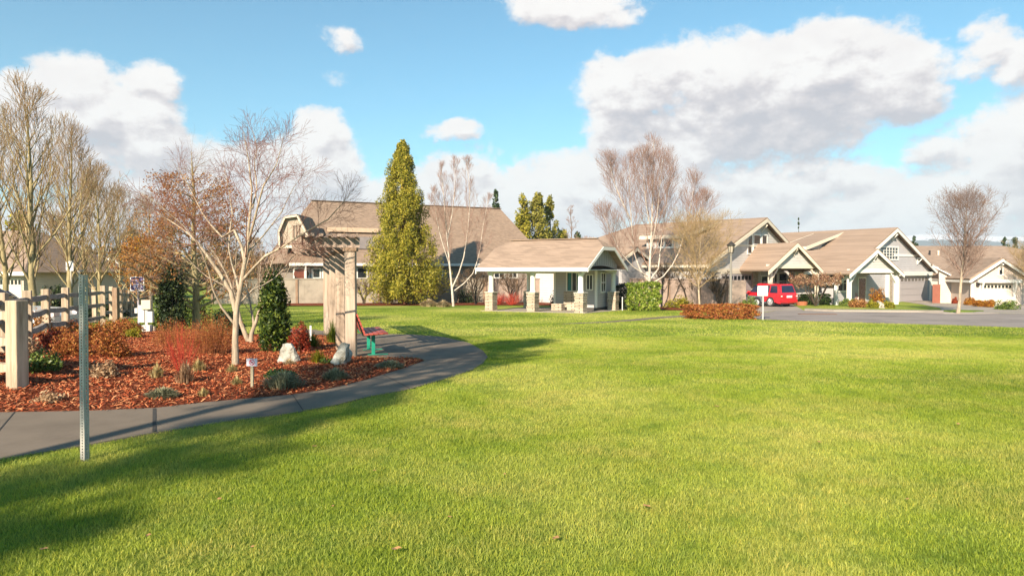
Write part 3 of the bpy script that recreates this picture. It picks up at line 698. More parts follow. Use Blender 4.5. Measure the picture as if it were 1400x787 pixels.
# foreground pale tree -------------------------------------------------------
def stemspx(lst, Y0, pxm=None):
    out = []; rg = random.Random(5)
    for pts, r0, r1, wt, first in lst:
        pl = []; k = len(pts)
        for i, p in enumerate(pts):
            Y = Y0+(p[2] if len(p) > 2 else 0); pl.append(P(p[0], p[1], Y))
        # resample to K=9
        a = np.array(pl); s = np.concatenate([[0], np.cumsum(np.linalg.norm(np.diff(a, axis=0), axis=1))]); t = np.linspace(0, s[-1], 9)
        pl = [tuple(np.interp(q, s, a[:, j]) for j in range(3)) for q in t]
        out.append((pl, [r0+(r1-r0)*(i/8)**.8 for i in range(9)], wt, first))
    return out
Yt = G(322, 503)[1]
ST = [([(322,506),(321,480),(322,455),(322,431),(327,400),(334,366),(339,330),(341,300),(345,270),(343,235),(337,205),(333,180)], .066, .004, 1.0, .45),
      ([(322,425),(318,403),(308,385),(298,370),(289,358),(278,340),(262,322,.2),(235,303,.4),(205,285,.6)], .044, .004, .8, .45),
      ([(330,385),(345,368,-.1),(362,350,-.2),(382,340,-.3),(405,325,-.4),(425,313,-.5),(452,298,-.6),(484,258,-.7)], .03, .003, .8, .3),
      ([(335,360),(330,335,.2),(318,310,.4),(303,325,.5),(292,312,.6),(279,296,.8),(262,262,1.0),(243,228,1.2)], .03, .003, .8, .3),
      ([(340,330),(348,300,-.2),(356,268,-.3),(362,248,-.4),(376,232,-.6),(384,205,-.7),(388,182,-.8)], .026, .003, .8, .25),
      ([(345,285,0),(352,255,.2),(347,225,.4),(352,200,.5),(345,178,.6)], .018, .003, .6, .25),
      ([(327,400),(322,375,.3),(314,352,.5),(312,330,.7),(318,290,.9),(312,255,1.0),(305,222,1.2)], .024, .003, .7, .35),
      ([(319,441),(308,425,-.1),(297,414,-.1),(291,395,-.2),(286,372,-.3),(276,345,-.5),(262,318,-.7),(225,285,-.9),(190,262,-1)], .022, .003, .6, .4),
      ([(325,420),(338,402,.3),(350,392,.5),(366,388,.7),(385,372,.9),(402,348,1.0),(432,332,1.1)], .02, .003, .6, .4),
      ([(338,345,0),(360,322,.5),(385,290,.9),(398,262,1.1),(412,240,1.2),(432,228,1.4)], .018, .002, .6, .3)]
bare('flowering_tree', 'pale barked tree with many spreading bare limbs standing in the red mulch bed', G(322, 503), 4.3, 1.4, .05, (PALE, RTW), 3,
     stems=stemspx(ST, Yt), n=(12, 7, 5, 0), first=.3, ang=(42, 40, 38, 34), up=(.25, .12, .08, .1), wig=.16, ratio=(.8,.5,.55), l1c=True, tmin=.0017, prof=lambda s: (1-s)*.95+.12)
Y2 = G(343, 470)[1]
ST2 = [([(343,473),(338,462),(331,448),(326,430),(322,405),(312,380),(300,355),(285,335)], .07, .005, 1, .35), ([(343,473),(344,452),(350,440),(355,424),(357,405),(362,385),(372,360),(378,335)], .06, .005, 1, .35),
       ([(340,466),(348,450,.3),(344,425,.5),(338,395,.6),(330,360,.8)], .045, .005, .8, .3)]
bare('bare_tree', 'pale forked tree with a low V shaped trunk behind the taller pale tree', G(343, 470), 3, 2.6, .05, (PALE, PTW), 8, stems=stemspx(ST2, Y2), n=(10, 7, 5, 0), wig=.16)
# rust leaved tree behind
g = GX(268, 24)
rt, l3, l4 = bare('rust_leaved_tree', 'tall tree still holding rusty brown leaves behind the garden bed', g, 6.3, 5.6, .13, (MOSS, BRT), 12, n=(48, 8, 5, 0), first=.10, ang=(68, 42, 38, 34), up=(.12, .1, .1, .1), prof=lambda s: (1-s)**1.0*.95+.08)
def leaves_on(root, l3, mat, n, size, seed, zmin=None, zmax=None):
    r = np.random.default_rng(seed); pts = np.array([p for s in l3 for p in s[0][1:]]); 
    if zmax is not None: pts = pts[pts[:, 2] < zmax]
    c = pts[r.integers(0, len(pts), n)]+r.normal(size=(n, 3))*.05; v, f = cards(c, size, .55, None, 0, r); link('leaves', npmesh('leaves', v, [f]), mat, root)
leaves_on(rt, l3, RUST, 15000, .033, 4, zmax=5.0)
# mossy street trees on the left
MOSST = [(45, 22, 104, 132, .12, 'tallest mossy bare tree behind the rail fence at the far left', 40),
         (97, 26, 163, 110, .11, 'mossy bare tree directly behind the small white notice', 41),
         (138, 29, 218, 85, .09, 'smaller mossy bare tree left of the blue sign', 42),
         (166, 38, 262, 95, .10, 'rounded olive bare tree behind the blue sign', 43),
         (8, 29, 150, 120, .12, 'bare tree rising at the very left edge of the view', 44),
         (120, 44, 255, 130, .14, 'distant bare tree between the two left houses', 45),
         (205, 46, 285, 110, .13, 'low wide bare tree seen just left of the rust leaved tree', 46)]
for px, Y, top, wpx, tr, lab, sd in MOSST:
    b = GX(px, Y); h = P(px, top, Y)[2]-b[2]
    big = Y < 40; h *= .93
    rt, l3, l4 = bare('street_tree', lab, b, h, wpx/F*Y*1.0, tr, (MOSS, MTW), sd, 'bare trees along the left street', n=(33, 9, 5, 0) if big else (28, 7, 5, 0), first=.18, ang=(36, 30, 30, 36), up=(.75, .5, .35, .2),
         prof=(lambda s: .35+1.0*math.sin(min(1, s*1.15+.12)*3.14)**.8*.75) if Y < 32 else (lambda s: (1-s)**.6*.9+.15), tmin=.0047, ratio=(.6,.5,.5), wig=.09)
rt, l3, l4 = bare('street_tree', 'orange leaved tree low behind the fence beside the blue sign', GX(190, 33), 3.6, 3.4, .09, (MOSS, TAN), 60, n=(20, 7, 5, 0), first=.2, ang=(50, 40, 38, 34)); leaves_on(rt, l3, ORNG, 2500, .05, 9)
# mid distance trees
g = GX(620, 43); g = (g[0], 43, tz(43)); k = 43/F
STB = [([(620,420),(618,395),(615,365),(612,335),(609,300),(606,262),(603,225)], .10, .008, 1, .3), ([(618,394),(628,372),(636,345),(640,310),(643,270),(638,215)], .06, .008, 1, .25), ([(620,398,.2),(636,386,.3),(648,372,.5),(656,345,.6),(660,310,.8),(668,270,1)], .045, .008, .8, .3), ([(614,360,0),(604,330,-.4),(597,300,-.6),(592,262,-.8)], .045, .008, .7, .3), ([(611,330,0),(618,295,.3),(622,255,.5),(622,220,.6)], .05, .008, .8, .2)]
bare('birch_tree', 'white barked multi stemmed birch right of the tall conifer', (P(620,417,50)[0], 50, tz(50)), 9, 2.0, .1, (PALE2, PTW), 21, stems=stemspx(STB, 50), n=(18, 9, 5, 0), ratio=(.72,.55,.5), wig=.08, ang=(26, 26, 26, 30), up=(.7, .5, .3, .2), tmin=.0045, l1c=True)
Yb = 44.0
STC = [([(888,424),(888,405),(887,385),(889,350),(891,310),(892,270),(893,230),(894,192)], .11, .01, 1.1, .25), ([(887,385),(876,372),(868,350),(864,320),(862,280),(860,240),(861,215)], .055, .008, 1, .2), ([(888,383),(900,368,.3),(903,340,.4),(908,300,.6),(914,255,.8),(918,220,1)], .055, .008, 1, .2),
       ([(890,388,0),(910,376,.4),(926,352,.8),(936,318,1),(946,275,1.2),(950,240,1.3)], .05, .008, 1, .25), ([(886,378,0),(866,365,-.5),(848,345,-.9),(836,318,-1.1),(824,290,-1.3)], .045, .008, .9, .25), ([(891,320),(884,285,-.6),(880,245,-.9),(878,212,-1)], .04, .008, .9, .2), ([(890,340),(898,300,-.7),(902,255,-1),(906,214,-1.2)], .04, .008, .9, .2), ([(862,300),(850,275,-.3),(838,245,-.5),(834,222,-.6)], .05, .01, .8, .2), ([(936,318,1),(952,300,1.2),(962,275,1.3)], .05, .01, .7, .2)]
bare('birch_tree', 'tall spreading birch rising behind the clipped green hedge', (P(888,424,Yb)[0], Yb, tz(Yb)), 10, 2.8, .1, (PALE2, PTW), 22, stems=stemspx(STC, Yb), n=(20, 9, 5, 0), ang=(32, 28, 28, 30), up=(.7, .5, .4, .2), tmin=.005, l1c=True, wig=.09, ratio=(.74,.55,.5))
for px, Y, top, wpx, tr, mats, lab, sd, ang0 in ((957, 39, 318, 88, .06, (PALE, TAN), 'slender young tree with tan twigs and pale stem beside the street lamp', 51, 48), (1310, 38, 278, 74, .085, (PALE, BRT), 'round headed bare street tree in the grass island by the right garages', 52, 40),
                                 (1414, 50, 348, 56, .07, (PALE, TAN), 'bare tree cut by the right edge beside the far garage', 53, 42),
                                 (1186, 70, 402, 10, .03, (PALE, RTW), 'small reddish ornamental tree under the porch gable', 54, 40)):
    if px == 1186: continue
    b = GX(px, Y); h = P(px, top, Y)[2]-b[2]
    bare('young_tree', lab, b, h, wpx/F*Y, tr, mats, sd, n=(52, 11, 7, 0), wig=.09, first=.30, ang=(ang0, 40, 38, 36), up=(.55, .3, .2, .2), l1c=True, ratio=(.6,.5,.5), prof=(lambda s: .45+.75*math.sin(min(1, s+.08)*3.14)**.7), tmin=.004)
for px, Y, top, wpx, lab, sd in ((918, 48.3, 362, 70, 'dark multi stemmed shrub tree against the wall behind the clipped hedge', 61), (942, 47, 366, 60, 'dark crooked shrub tree against the wall behind the young tan tree', 62), (650, 54, 372, 80, 'dark crooked tree against the wall beside the white birch', 63), (985, 44.6, 368, 50, 'dark low branching shrub tree left of the wall pillar', 64), (700, 54, 375, 60, 'dark bare shrub tree seen behind the pavilion columns', 65), (497, 54, 384, 50, 'small bare tree against the wall right of the wooden pillars', 66)):
    b = GX(px, Y); h = P(px, top, Y)[2]-b[2]; rg = random.Random(sd); st = []
    for i in range(5):
        a = rg.uniform(0, 6.28); pl = []; s_ = rg.uniform(.35, .8)
        for k_ in range(9): t = k_/8; pl.append((b[0]+math.cos(a)*h*.62*s_*t**1.2+rg.uniform(-.05, .05), b[1]+math.sin(a)*h*.35*s_*t, b[2]+h*.9*t**.9))
        st.append((pl, [.07*(1-t_/9)+.01 for t_ in range(9)], 1, .25))
    bare('shrub_tree', lab, b, h, wpx/F*Y*.6, .08, (DARK, TWIG), sd, 'dark bare shrub trees along the wall', stems=st, n=(8, 6, 5, 0), ang=(45, 40, 38, 36), tmin=.006, wig=.2)
conifer('conifer_tree', 'tall dense yellow green conifer in front of the big roof', GX(551, 53.5), P(545, 196, 53.5)[2]-tz(53.5), 7.2, (REDB, THUJA), 31, n=80000, card=.095, clumps=560, start=.09, pw=.72, crf=.085, var=.40, dense=.45, aspect=.32)
for px, Y, top, w_, m_, lab, sd, n_ in ((735, 85, 268, 5.2, GOLDC, 'golden green conifer with a ragged top behind the pavilion roof', 32, 9000), (714, 84, 272, 5.0, THUJA, 'darker green conifer left of the golden one behind the big roof', 33, 9000), (752, 88, 272, 4.0, GOLDC, 'narrow golden conifer right end of the group above the pavilion', 34, 6000), (678, 95, 258, 2.6, FIR, 'small dark fir tip showing over the big roof ridge', 35, 3500),
                                         (768, 92, 312, 4.5, THUJA, 'low green tree just above the pavilion ridge', 36, 5000), (1249, 120, 324, 3.0, FIR, 'dark fir over the roof left of the round headed street tree', 37, 2500), (1373, 120, 324, 3.2, FIR, 'left of two dark firs above the far right roof', 38, 2500), (1386, 122, 326, 3.2, FIR, 'right of two dark firs above the far right roof', 39, 2500), (1091, 100, 298, .7, FIR, 'thin dark spire of a tree above the middle roof', 40, 900), (790, 90, 318, 3, FIR, 'small dark tree top above the pavilion ridge end', 41, 2500),
                                         (1398, 118, 340, 5, FIR, 'dark low tree at the right edge above the far roof', 42, 2500), (205, 60, 330, 6, DKG, 'dark evergreen far behind the blue sign', 43, 6000), (30, 62, 300, 7, THUJA, 'olive evergreen behind the left house', 44, 6000)):
    b = GX(px, Y); conifer('background_conifer', lab, b, P(px, top, Y)[2]-b[2], w_, (DARK, m_), sd, n=n_, card=.17, clumps=80, group='evergreens beyond the houses', dense=.5, start=.1, crf=.2, var=.5, top=.06, pw=.6)
bare('background_tree', 'thin leafless tree tip above the pavilion roof', GX(778, 80), P(778, 280, 80)[2]-tz(80), 3, .12, (TWIG, PTW), 70, n=(20, 5, 4, 0), tmin=.012)
bare('background_tree', 'bare tree crown behind the right end of the pavilion roof', GX(806, 66), P(806, 330, 66)[2]-tz(66), 4, .12, (TWIG, PTW), 71, n=(20, 6, 4, 0), tmin=.012)
# trees standing behind the camera; their long shadows cross the lawn
for i, (x, y, h, cw, sd, lab, fst) in enumerate(((-7.95, -2.0, 11.5, 4.2, 81, 'tall bare park tree beside the path behind the viewpoint', .52), (-10.9, -12.0, 12.6, 3.4, 82, 'dense bare park tree far left behind the viewpoint', .3), (-10.9, -14.0, 10.8, 3.0, 83, 'smaller dense park tree far behind the viewpoint', .3))):
    rt, l3, l4 = bare('park_tree', lab, (x, y, 0), h, cw, .16, (MOSS, MTW), sd, 'bare trees behind the viewpoint', n=(40, 10, 6, 0), first=fst, ang=(62, 42, 38, 34), up=(.3, .2, .1, .1), tmin=.02)
    leaves_on(rt, l3, RUST, 2600 if i else 900, .07, sd)
# shrubs and bed plants: (px, base py, w px, h px)
def S(px, py): p = G(px, py); return (p[0], p[1], p[2]+.02+mound(p[0], p[1])*(p[1] < 30))
def sz(px, py, w_, h_): Y = G(px, py)[1]; return w_/F*Y, h_/F*Y
i = 0
def SH(name, lab, px, py, wp, hp, mat, leaf, n, **k):
    global i; i += 1; a, b = sz(px, py, wp, hp); return shrub(name, lab, S(px, py), a, b, mat, leaf, n, 300+i, **k)
SH('columnar_conifer', 'dark green column shaped conifer beside the pale rock', 375, 484, 46, 112, HINOKI, .035, 9000, shape='column', clumps=46, stem=DARK, cat='shrub')
SH('evergreen_shrub', 'tall dark green conifer shrub left behind the red twigs', 236, 452, 44, 84, DKG, .05, 6500, shape='column', clumps=40, stem=DARK, dp=1.0)
SH('evergreen_shrub', 'green rhododendron behind the orange twiggy bush', 265, 446, 52, 46, RHODO, .06, 2600)
SH('evergreen_shrub', 'lime green shrub at the back edge of the bed', 218, 452, 24, 52, RHODO, .05, 1600)
SH('evergreen_shrub', 'dark low evergreen between the forked tree and the conifer column', 310, 462, 46, 40, DKG, .05, 2600)
SH('nandina_shrub', 'red leaved nandina left of the white stake', 409, 484, 38, 46, REDL, .026, 2600, clumps=16)
SH('nandina_shrub', 'dark stemmed leggy shrub above the red nandina', 415, 470, 42, 30, DKG, .022, 500, clumps=14)
for px, py, wp, hp, m_, lf, n_, lab in ((205,506,0,0,None,0,0,''),(52,470,56,34,RUST,.03,1500,'rust coloured groundcover mound right of the near fence post'),(98,500,60,44,HEATH,.022,2600,'orange heather mound behind the metal post'),(60,516,52,30,RHODO,.025,1500,'low olive mound between the near fence post and the metal post'),(150,500,58,50,HEATH,.022,3000,'large rust heather mound right of the metal post'),
        (142,520,46,26,DRY,.028,800,'dry pinkish clump just right of the metal post'),(95,462,50,20,HEATH,.024,1800,'orange heather at the foot of the third fence post'),(168,466,62,26,HEATH,.026,2600,'broad bright orange heather below the utility boxes'),(182,470,30,18,YELG,.022,1000,'yellow heather tuft left of the utility boxes'),(70,490,60,26,REDL,.026,1500,'dark red groundcover in the shadow of the rail fence'),
        (40,500,34,26,DRY,.03,700,'tan dried shrub beside the near fence post'),(128,476,44,30,HEATH,.024,2000,'orange heather mound below the two far posts')):
    if wp: SH('groundcover_mound', lab, px, py, wp, hp, m_, lf, n_, group='groundcover mounds on the left of the bed', solo=True)
for px, py, wp, hp, lab in ((222,546,54,18,'grey green lavender mound nearest the path joint'),(388,532,70,28,'broad grey green lavender mound below the pale rock'),(459,521,44,20,'grey lavender mound in front of the right rock'),(533,505,48,14,'low lavender mound at the pointed tip of the bed')):
    a, b = sz(px, py, wp, hp); tuft('lavender', lab, S(px, py), a, b, LAV, 900, 500+px, 'lavender mounds along the path edge', wd=.011, arch=.5, dp=a*.8)
SH('evergreen_shrub', 'small dark green mound behind the broad lavender', 384, 518, 52, 14, BOXW, .022, 1400)
SH('evergreen_shrub', 'small green mound behind the lavender near the right rock', 452, 499, 34, 9, BOXW, .022, 700)
for px, py, wp, hp, m_, lab in ((215,520,26,24,STRAW,'yellow straw grass tuft left of the red twigs'),(272,512,26,22,STRAW,'golden grass tuft right of the red twigs'),(317,512,22,14,STRAW,'yellow grass tuft at the foot of the pale tree'),(324,529,20,16,STRAW,'straw tuft left of the small no dogs sign'),(278,543,20,14,STRAW,'small dry tuft by the path edge'),(253,526,34,38,DRY,'pale dried stems below the red dogwood'),(435,498,32,22,YELG,'golden leaved tuft between the two rocks'),(428,476,32,24,FERN,'yellow green fern behind the golden tuft'),(396,502,22,12,BUFF,'pale tuft at the foot of the left rock'),(455,470,28,40,FERN,'leggy green shrub against the wooden pillars'),(100,455,16,14,FERN,'small green fern beside the third fence post')):
    a, b = sz(px, py, wp, hp); tuft('grass_tuft', lab, S(px, py), a, b, m_, 240, 700+px, 'small tufts in the garden bed', wd=.009, arch=.6)
SH('dried_hydrangea', 'low pinkish dried clump at the front of the bed left of the metal post', 70, 552, 52, 17, DRY, .024, 420, clumps=12, solo=True)
a, b = sz(256, 512, 66, 74); twiggy('red_dogwood', 'bright red twigged dogwood in the middle of the bed', S(250, 512), a, b, REDSTEM, 64, 801, r0=.0032, sub_n=4)
a, b = sz(282, 492, 95, 58); twiggy('spirea_shrub', 'big fine textured orange brown bush behind the red dogwood', S(283, 490), a, b, ORSTEM, 260, 802, r0=.0035, sub_n=6, leafm=HEATH, leaf=.013, nl=5000, base=.3)
a, b = sz(235, 488, 60, 48); twiggy('spirea_shrub', 'orange twiggy bush left behind the red dogwood', S(236, 482), a, b, ORSTEM, 130, 803, r0=.0035, sub_n=6, leafm=HEATH, leaf=.013, nl=2200, base=.3)
a, b = sz(982, 436, 92, 19); shrub('low_hedge', 'long low orange brown hedge beside the street', S(983, 435.5), a, b, HEATH, .045, 9000, 804, shape='box', stem=ORSTEM, cat='hedge', dp=1.6)
p = S(882, 425); shrub('clipped_hedge', 'bright green clipped laurel hedge right of the pavilion', (p[0], p[1]+.6, p[2]), 42/F*p[1], 38/F*p[1], LAUREL, .075, 6000, 805, shape='box', cat='hedge', dp=1.3)
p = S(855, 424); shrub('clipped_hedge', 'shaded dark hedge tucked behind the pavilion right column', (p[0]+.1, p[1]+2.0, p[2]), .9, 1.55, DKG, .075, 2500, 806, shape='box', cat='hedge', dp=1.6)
for px, py, wp, hp, m_, lab in ((930,421,42,18,YELG,'yellow green shrub right of the clipped hedge'),(948,420,26,22,ORNG,'orange yellow shrub at the foot of the young tan tree'),(1025,423,26,20,RHODO,'green shrub in front of the dark parked car'),(1086,415,14,18,YELG,'yellow shrub right of the red car'),(1102,416,22,16,YELG,'golden shrub at the left end of the porch hedge'),(1143,414,16,16,ORNG,'orange tipped shrub at the right end of the porch hedge'),
        (1160,418,26,13,RHODO,'low green mound left of the rounded red shrub'),(1173,420,26,14,RUST,'rounded red brown shrub in front of the right house porch'),(1199,417,24,28,ORNG,'tall orange yellow shrub beside the porch post'),(1193,421,16,12,YELG,'small yellow shrub left of the pale garden rock'),(1214,421,18,10,YELG,'small yellow shrub right of the pale garden rock'),
        (1306,415,9,9,REDL,'small red shrub behind the round headed street tree'),(1326,417,20,12,ORNG,'orange shrub left in the row beside the far driveway'),(1341,419,20,13,ORNG,'orange shrub middle of the row beside the far driveway'),(1354,420,16,10,ORNG,'orange shrub right in the row beside the far driveway'),(1377,423,32,15,RHODO,'green mounded shrub in front of the far garage'),
        (763,418,32,26,DKG,'dark shrub against the wall inside the pavilion view'),(594,413,40,24,DKG,'dark shrub under the tall conifer right side'),(640,414,36,26,DKG,'dark evergreen behind the white birch'),(665,412,26,24,DKG,'dark evergreen left of the first pavilion column'),(530,410,30,16,DKG,'dark low growth under the conifer left side'),
        (412,414,16,12,RUST,'small brown shrub by the wall left of the wooden pillars'),(436,414,18,9,DRY,'pale rounded shrub by the wall left of the wooden pillars'),(390,413,12,10,RUST,'brown shrub at the left end of the boundary wall')):
    SH('garden_shrub', lab, px, py, wp, hp, m_, .06, 1500, group='garden shrubs around the houses', clumps=14)
p = S(1118, 416.5); shrub('porch_hedge', 'neat dark green hedge in front of the middle porch', (p[0], p[1]+.4, p[2]), 36/F*p[1]*1.0, 14/F*p[1], BOXW, .05, 4500, 807, shape='box', cat='hedge', dp=1.2)
for px, py, wp, hp, m_, lab in ((700,417,34,22,REDSTEM,'red twigged shrub behind the pavilion left column'),(683,416,22,18,REDSTEM,'small red twigged shrub beside the pavilion left column'),(1004,420,26,22,RTW,'reddish bare shrub in front of the wall pillar'),(972,420,26,20,RTW,'brown bare shrub behind the low orange hedge'),(1168,415,12,22,REDSTEM,'thin red shrub beside the right house porch')):
    a, b = sz(px, py, wp, hp); twiggy('bare_shrub', lab, S(px, py), a, b, m_, 110, 900+px, 'bare twiggy shrubs', r0=.009, sub_n=3)
for px, py, wp, hp, lab in ((586,419,30,12,'left clump of buff ornamental grass by the wall'),(606,419.5,24,11,'right clump of buff ornamental grass by the wall')):
    a, b = sz(px, py, wp, hp); tuft('ornamental_grass', lab, S(px, py), a, b, BUFF, 900, 950+px, wd=.03, arch=.8, dp=1.0)
# weeping maple by the middle porch
p = GX(1115, 50.5); rg = random.Random(77); st = []
for q in range(7):
    a = q*.9; st.append(([(p[0]+math.cos(a)*1.7*(t/8)**.8, p[1]+math.sin(a)*1.2*(t/8)**.8, p[2]+.0+2.15*min(1, t/5)-.5*max(0, t/8-.6)) for t in range(9)], [.05-.005*t for t in range(9)], 1, .4))
rt, l3, l4 = bare('weeping_maple', 'low spreading reddish maple in front of the middle porch', p, 2, 1.5, .05, (DARK, RTW), 78, stems=st, n=(9, 7, 5, 0), up=(-.3, -.5, -.6, -.5), ang=(60, 45, 40, 30), tmin=.008)
leaves_on(rt, l3, DRY, 3500, .045, 5)
# background shrubs behind the left fence
for px, Y, wp, hp, m_, lab in ((75, 27, 46, 62, DKG, 'big dark hedge shrub behind the third fence post'), (12, 33, 26, 16, RUST, 'brown shrub in front of the left house wall'), (155, 34, 36, 34, DKG, 'dark evergreen hedge behind the far fence posts'), (172, 36, 30, 30, ORNG, 'orange shrub left of the blue sign'), (115, 31, 26, 26, DKG, 'low dark shrub behind the metal post'), (62, 29, 22, 50, RHODO, 'olive shrub in front of the gabled left house')):
    b = GX(px, Y); shrub('street_shrub', lab, b, wp/F*Y, hp/F*Y, m_, .06, 2400, 1000+px, group='shrubs across the side street', clumps=16)
# fallen leaves on the lawn
lm = foliage('fallen_leaf_brown', (.30, .14, .05), (.50, .27, .12), (.62, .40, .22), .2)
for j, (px, py) in enumerate(((615,715),(203,741),(542,760),(690,655),(430,616),(884,700),(345,757),(1120,610),(760,745),(1240,690),(300,690),(980,560),(455,700),(60,760),(1310,585),(512,650))):
    g = G(px, py); mb = MB(); a = j*1.7; s = .017+.008*(j % 3)
    c_, s_ = math.cos(a), math.sin(a); pts = [(-1, 0, .2), (-.4, .55, .5), (.3, .6, .15), (1, .05, .4), (.35, -.6, .1), (-.45, -.5, .55), (0, 0, 0)]
    vs = [(g[0]+(q[0]*c_-q[1]*s_)*s, g[1]+(q[0]*s_+q[1]*c_)*s, g[2]+.045+q[2]*s*.6) for q in pts]
    mb.add(vs, [(0, 1, 6), (1, 2, 6), (2, 3, 6), (3, 4, 6), (4, 5, 6), (5, 0, 6)]); o = mb.build('fallen_leaf', lm)
    tag(o, 'curled brown fallen leaf lying in the lawn grass', 'leaf', 'fallen leaves on the lawn')

# far woodland closing the horizon behind the houses
def woodland():
    r = np.random.default_rng(5); cs = []; sz_ = []
    for k in range(150):
        px = -260+k*13+r.uniform(-8, 8); Y = r.uniform(105, 150); top = 352+r.uniform(-9, 6)-(10 if px < 420 else 0); x, _, z = P(px, top, Y); b = tz(Y); h = z-b; o, _n = ball(330, r, .4)
        cs.append(o*np.array([r.uniform(2.5, 5), 2.5, h*.52])+np.array([x, Y, b+h*.5]))
    v, f = cards(np.concatenate(cs), .38, .6, None, 0, r); m = foliage('woodland_leaves', (.05, .045, .02), (.13, .10, .05), (.22, .15, .08), .2)
    tag(link('far_woodland', npmesh('far_woodland', v, [f]), m), 'brown green woodland far behind the houses', 'woodland', kind='stuff')
woodland()
for j, (px, Y, top, wpx) in enumerate(((235, 62, 300, 70), (300, 70, 315, 80), (345, 66, 330, 60), (70, 70, 300, 90), (180, 58, 318, 60))):
    b_ = GX(px, Y); rt, l3, l4 = bare('background_tree', ['bare brown tree behind the rust leaved tree', 'low bare tree far behind the pale tree', 'small bare tree left of the clipped gable', 'bare tree behind the gabled left house', 'bare tree far behind the blue sign'][j], b_, P(px, top, Y)[2]-b_[2], wpx/F*Y, .13, (MOSS, MTW), 200+j, 'distant bare trees on the left', n=(30, 8, 6, 0), first=.15, ang=(45, 40, 38, 36), tmin=.013)
# ------------------------------------------------------------------ built things
class Fr:
    """upright local frame: a runs right along the facade, b comes out of it towards the viewer"""
    def __init__(s, O, al=None, vec=None):
        s.O = Vector((O[0], O[1])); v = Vector(vec).normalized() if vec else Vector((math.cos(R(al)), math.sin(R(al)))); s.A = v; s.Nn = Vector((v.y, -v.x))
        s.M = Matrix(((v.x, -s.Nn.x, 0, s.O.x), (v.y, -s.Nn.y, 0, s.O.y), (0, 0, 1, 0), (0, 0, 0, 1)))
    def pt(s, a, b, z): q = s.O+s.A*a+s.Nn*b; return (q.x, q.y, z)
    def pix(s, px, py, b=0):
        d = ray(px, py); o = s.O+s.Nn*b
        t = (o.dot(s.Nn))/(d[0]*s.Nn.x+d[1]*s.Nn.y); x, y, z = d[0]*t, d[1]*t, CZ+d[2]*t
        return ((Vector((x, y))-o).dot(s.A), z)
def window(fr, root, a0, a1, z0, z1, b=0, nx=2, ny=1, trim=.11, m=WHITE, blinds=False):
    """frame standing proud of the wall, mullions, dark pane"""
    if a0 > a1: a0, a1 = a1, a0
    mb = MB(); t = trim; f = .05
    mb.box(a0-t, a1+t, -b-.05, -b+.02, z0-t, z0, fr.M).box(a0-t, a1+t, -b-.05, -b+.02, z1, z1+t, fr.M).box(a0-t, a0, -b-.045, -b+.02, z0, z1, fr.M).box(a1, a1+t, -b-.045, -b+.02, z0, z1, fr.M)
    for i in range(1, nx): c = a0+(a1-a0)*i/nx; mb.box(c-f/2, c+f/2, -b-.035, -b, z0, z1, fr.M)
    for j in range(1, ny): c = z0+(z1-z0)*j/ny; mb.box(a0, a1, -b-.03, -b, c-f/2, c+f/2, fr.M)
    w_ = mb.build('window', m, root); MB().box(a0, a1, -b-.012, -b+.01, z0, z1, fr.M).build('pane', GLASS, w_); return w_
def winpx(fr, root, x0, y0, x1, y1, b=0, **k):
    a0, z1 = fr.pix(x0, y0, b); a1, z0 = fr.pix(x1, y1, b); a0b, z1b = fr.pix(x1, y0, b); return window(fr, root, a0, a1, (z0+fr.pix(x0, y1, b)[1])/2, (z1+z1b)/2, b, **k)
def rake(root, fr, pts, b, wd=.24, th=.06, m=WHITE, name='bargeboard'):
    """boards along the sloping gable edge; pts are (a,z) roof line points left to right"""
    for (a0, z0), (a1, z1) in zip(pts[:-1], pts[1:]):
        mb = MB(); q = [fr.pt(a0, b, z0-wd), fr.pt(a1, b, z1-wd), fr.pt(a1, b, z1), fr.pt(a0, b, z0)]; mb.slab(q, th); mb.build(name, m, root)
def roofslab(root, fr, quads, m, th=.14, name='roof'):
    mb = MB()
    for q in quads: mb.slab([fr.pt(*p) for p in q], th)
    return mb.build(name, m, root)
def garage(root, fr, a0, a1, z0, z1, b, m, wm=GLASS, rows=4):
    mb = MB(); h = (z1-z0)/rows
    for r in range(rows): mb.box(a0, a1, -b-.04, -b+.03, z0+r*h+.012, z0+(r+1)*h-.012, fr.M)
    mb.box(a0, a1, -b-.015, -b+.03, z0, z1, fr.M); d = mb.build('garage_door', m, root); n = 8; w_ = (a1-a0)/n; mb = MB()
    for i in range(n): mb.box(a0+(i+.16)*w_, a0+(i+.84)*w_, -b-.05, -b-.03, z1-h*.78, z1-h*.25, fr.M)
    mb.build('window_row', wm, d); return d
def brace(root, fr, a, b, z, s, m=WHITE, name='bracket', out=.5):
    mb = MB(); t = .07
    mb.bar((a, -b, z), (a, -b-out, z), t*1.5, t*1.5, M=fr.M); mb.bar((a, -b-out*.92, z-.02), (a, -b-.02, z-s), t, t, M=fr.M, up=(1,0,0)); mb.bar((a, -b-.04, z+.02), (a, -b-.04, z-s-.08), t*1.4, t*1.4, M=fr.M, up=(1,0,0)); return mb.build(name, m, root)
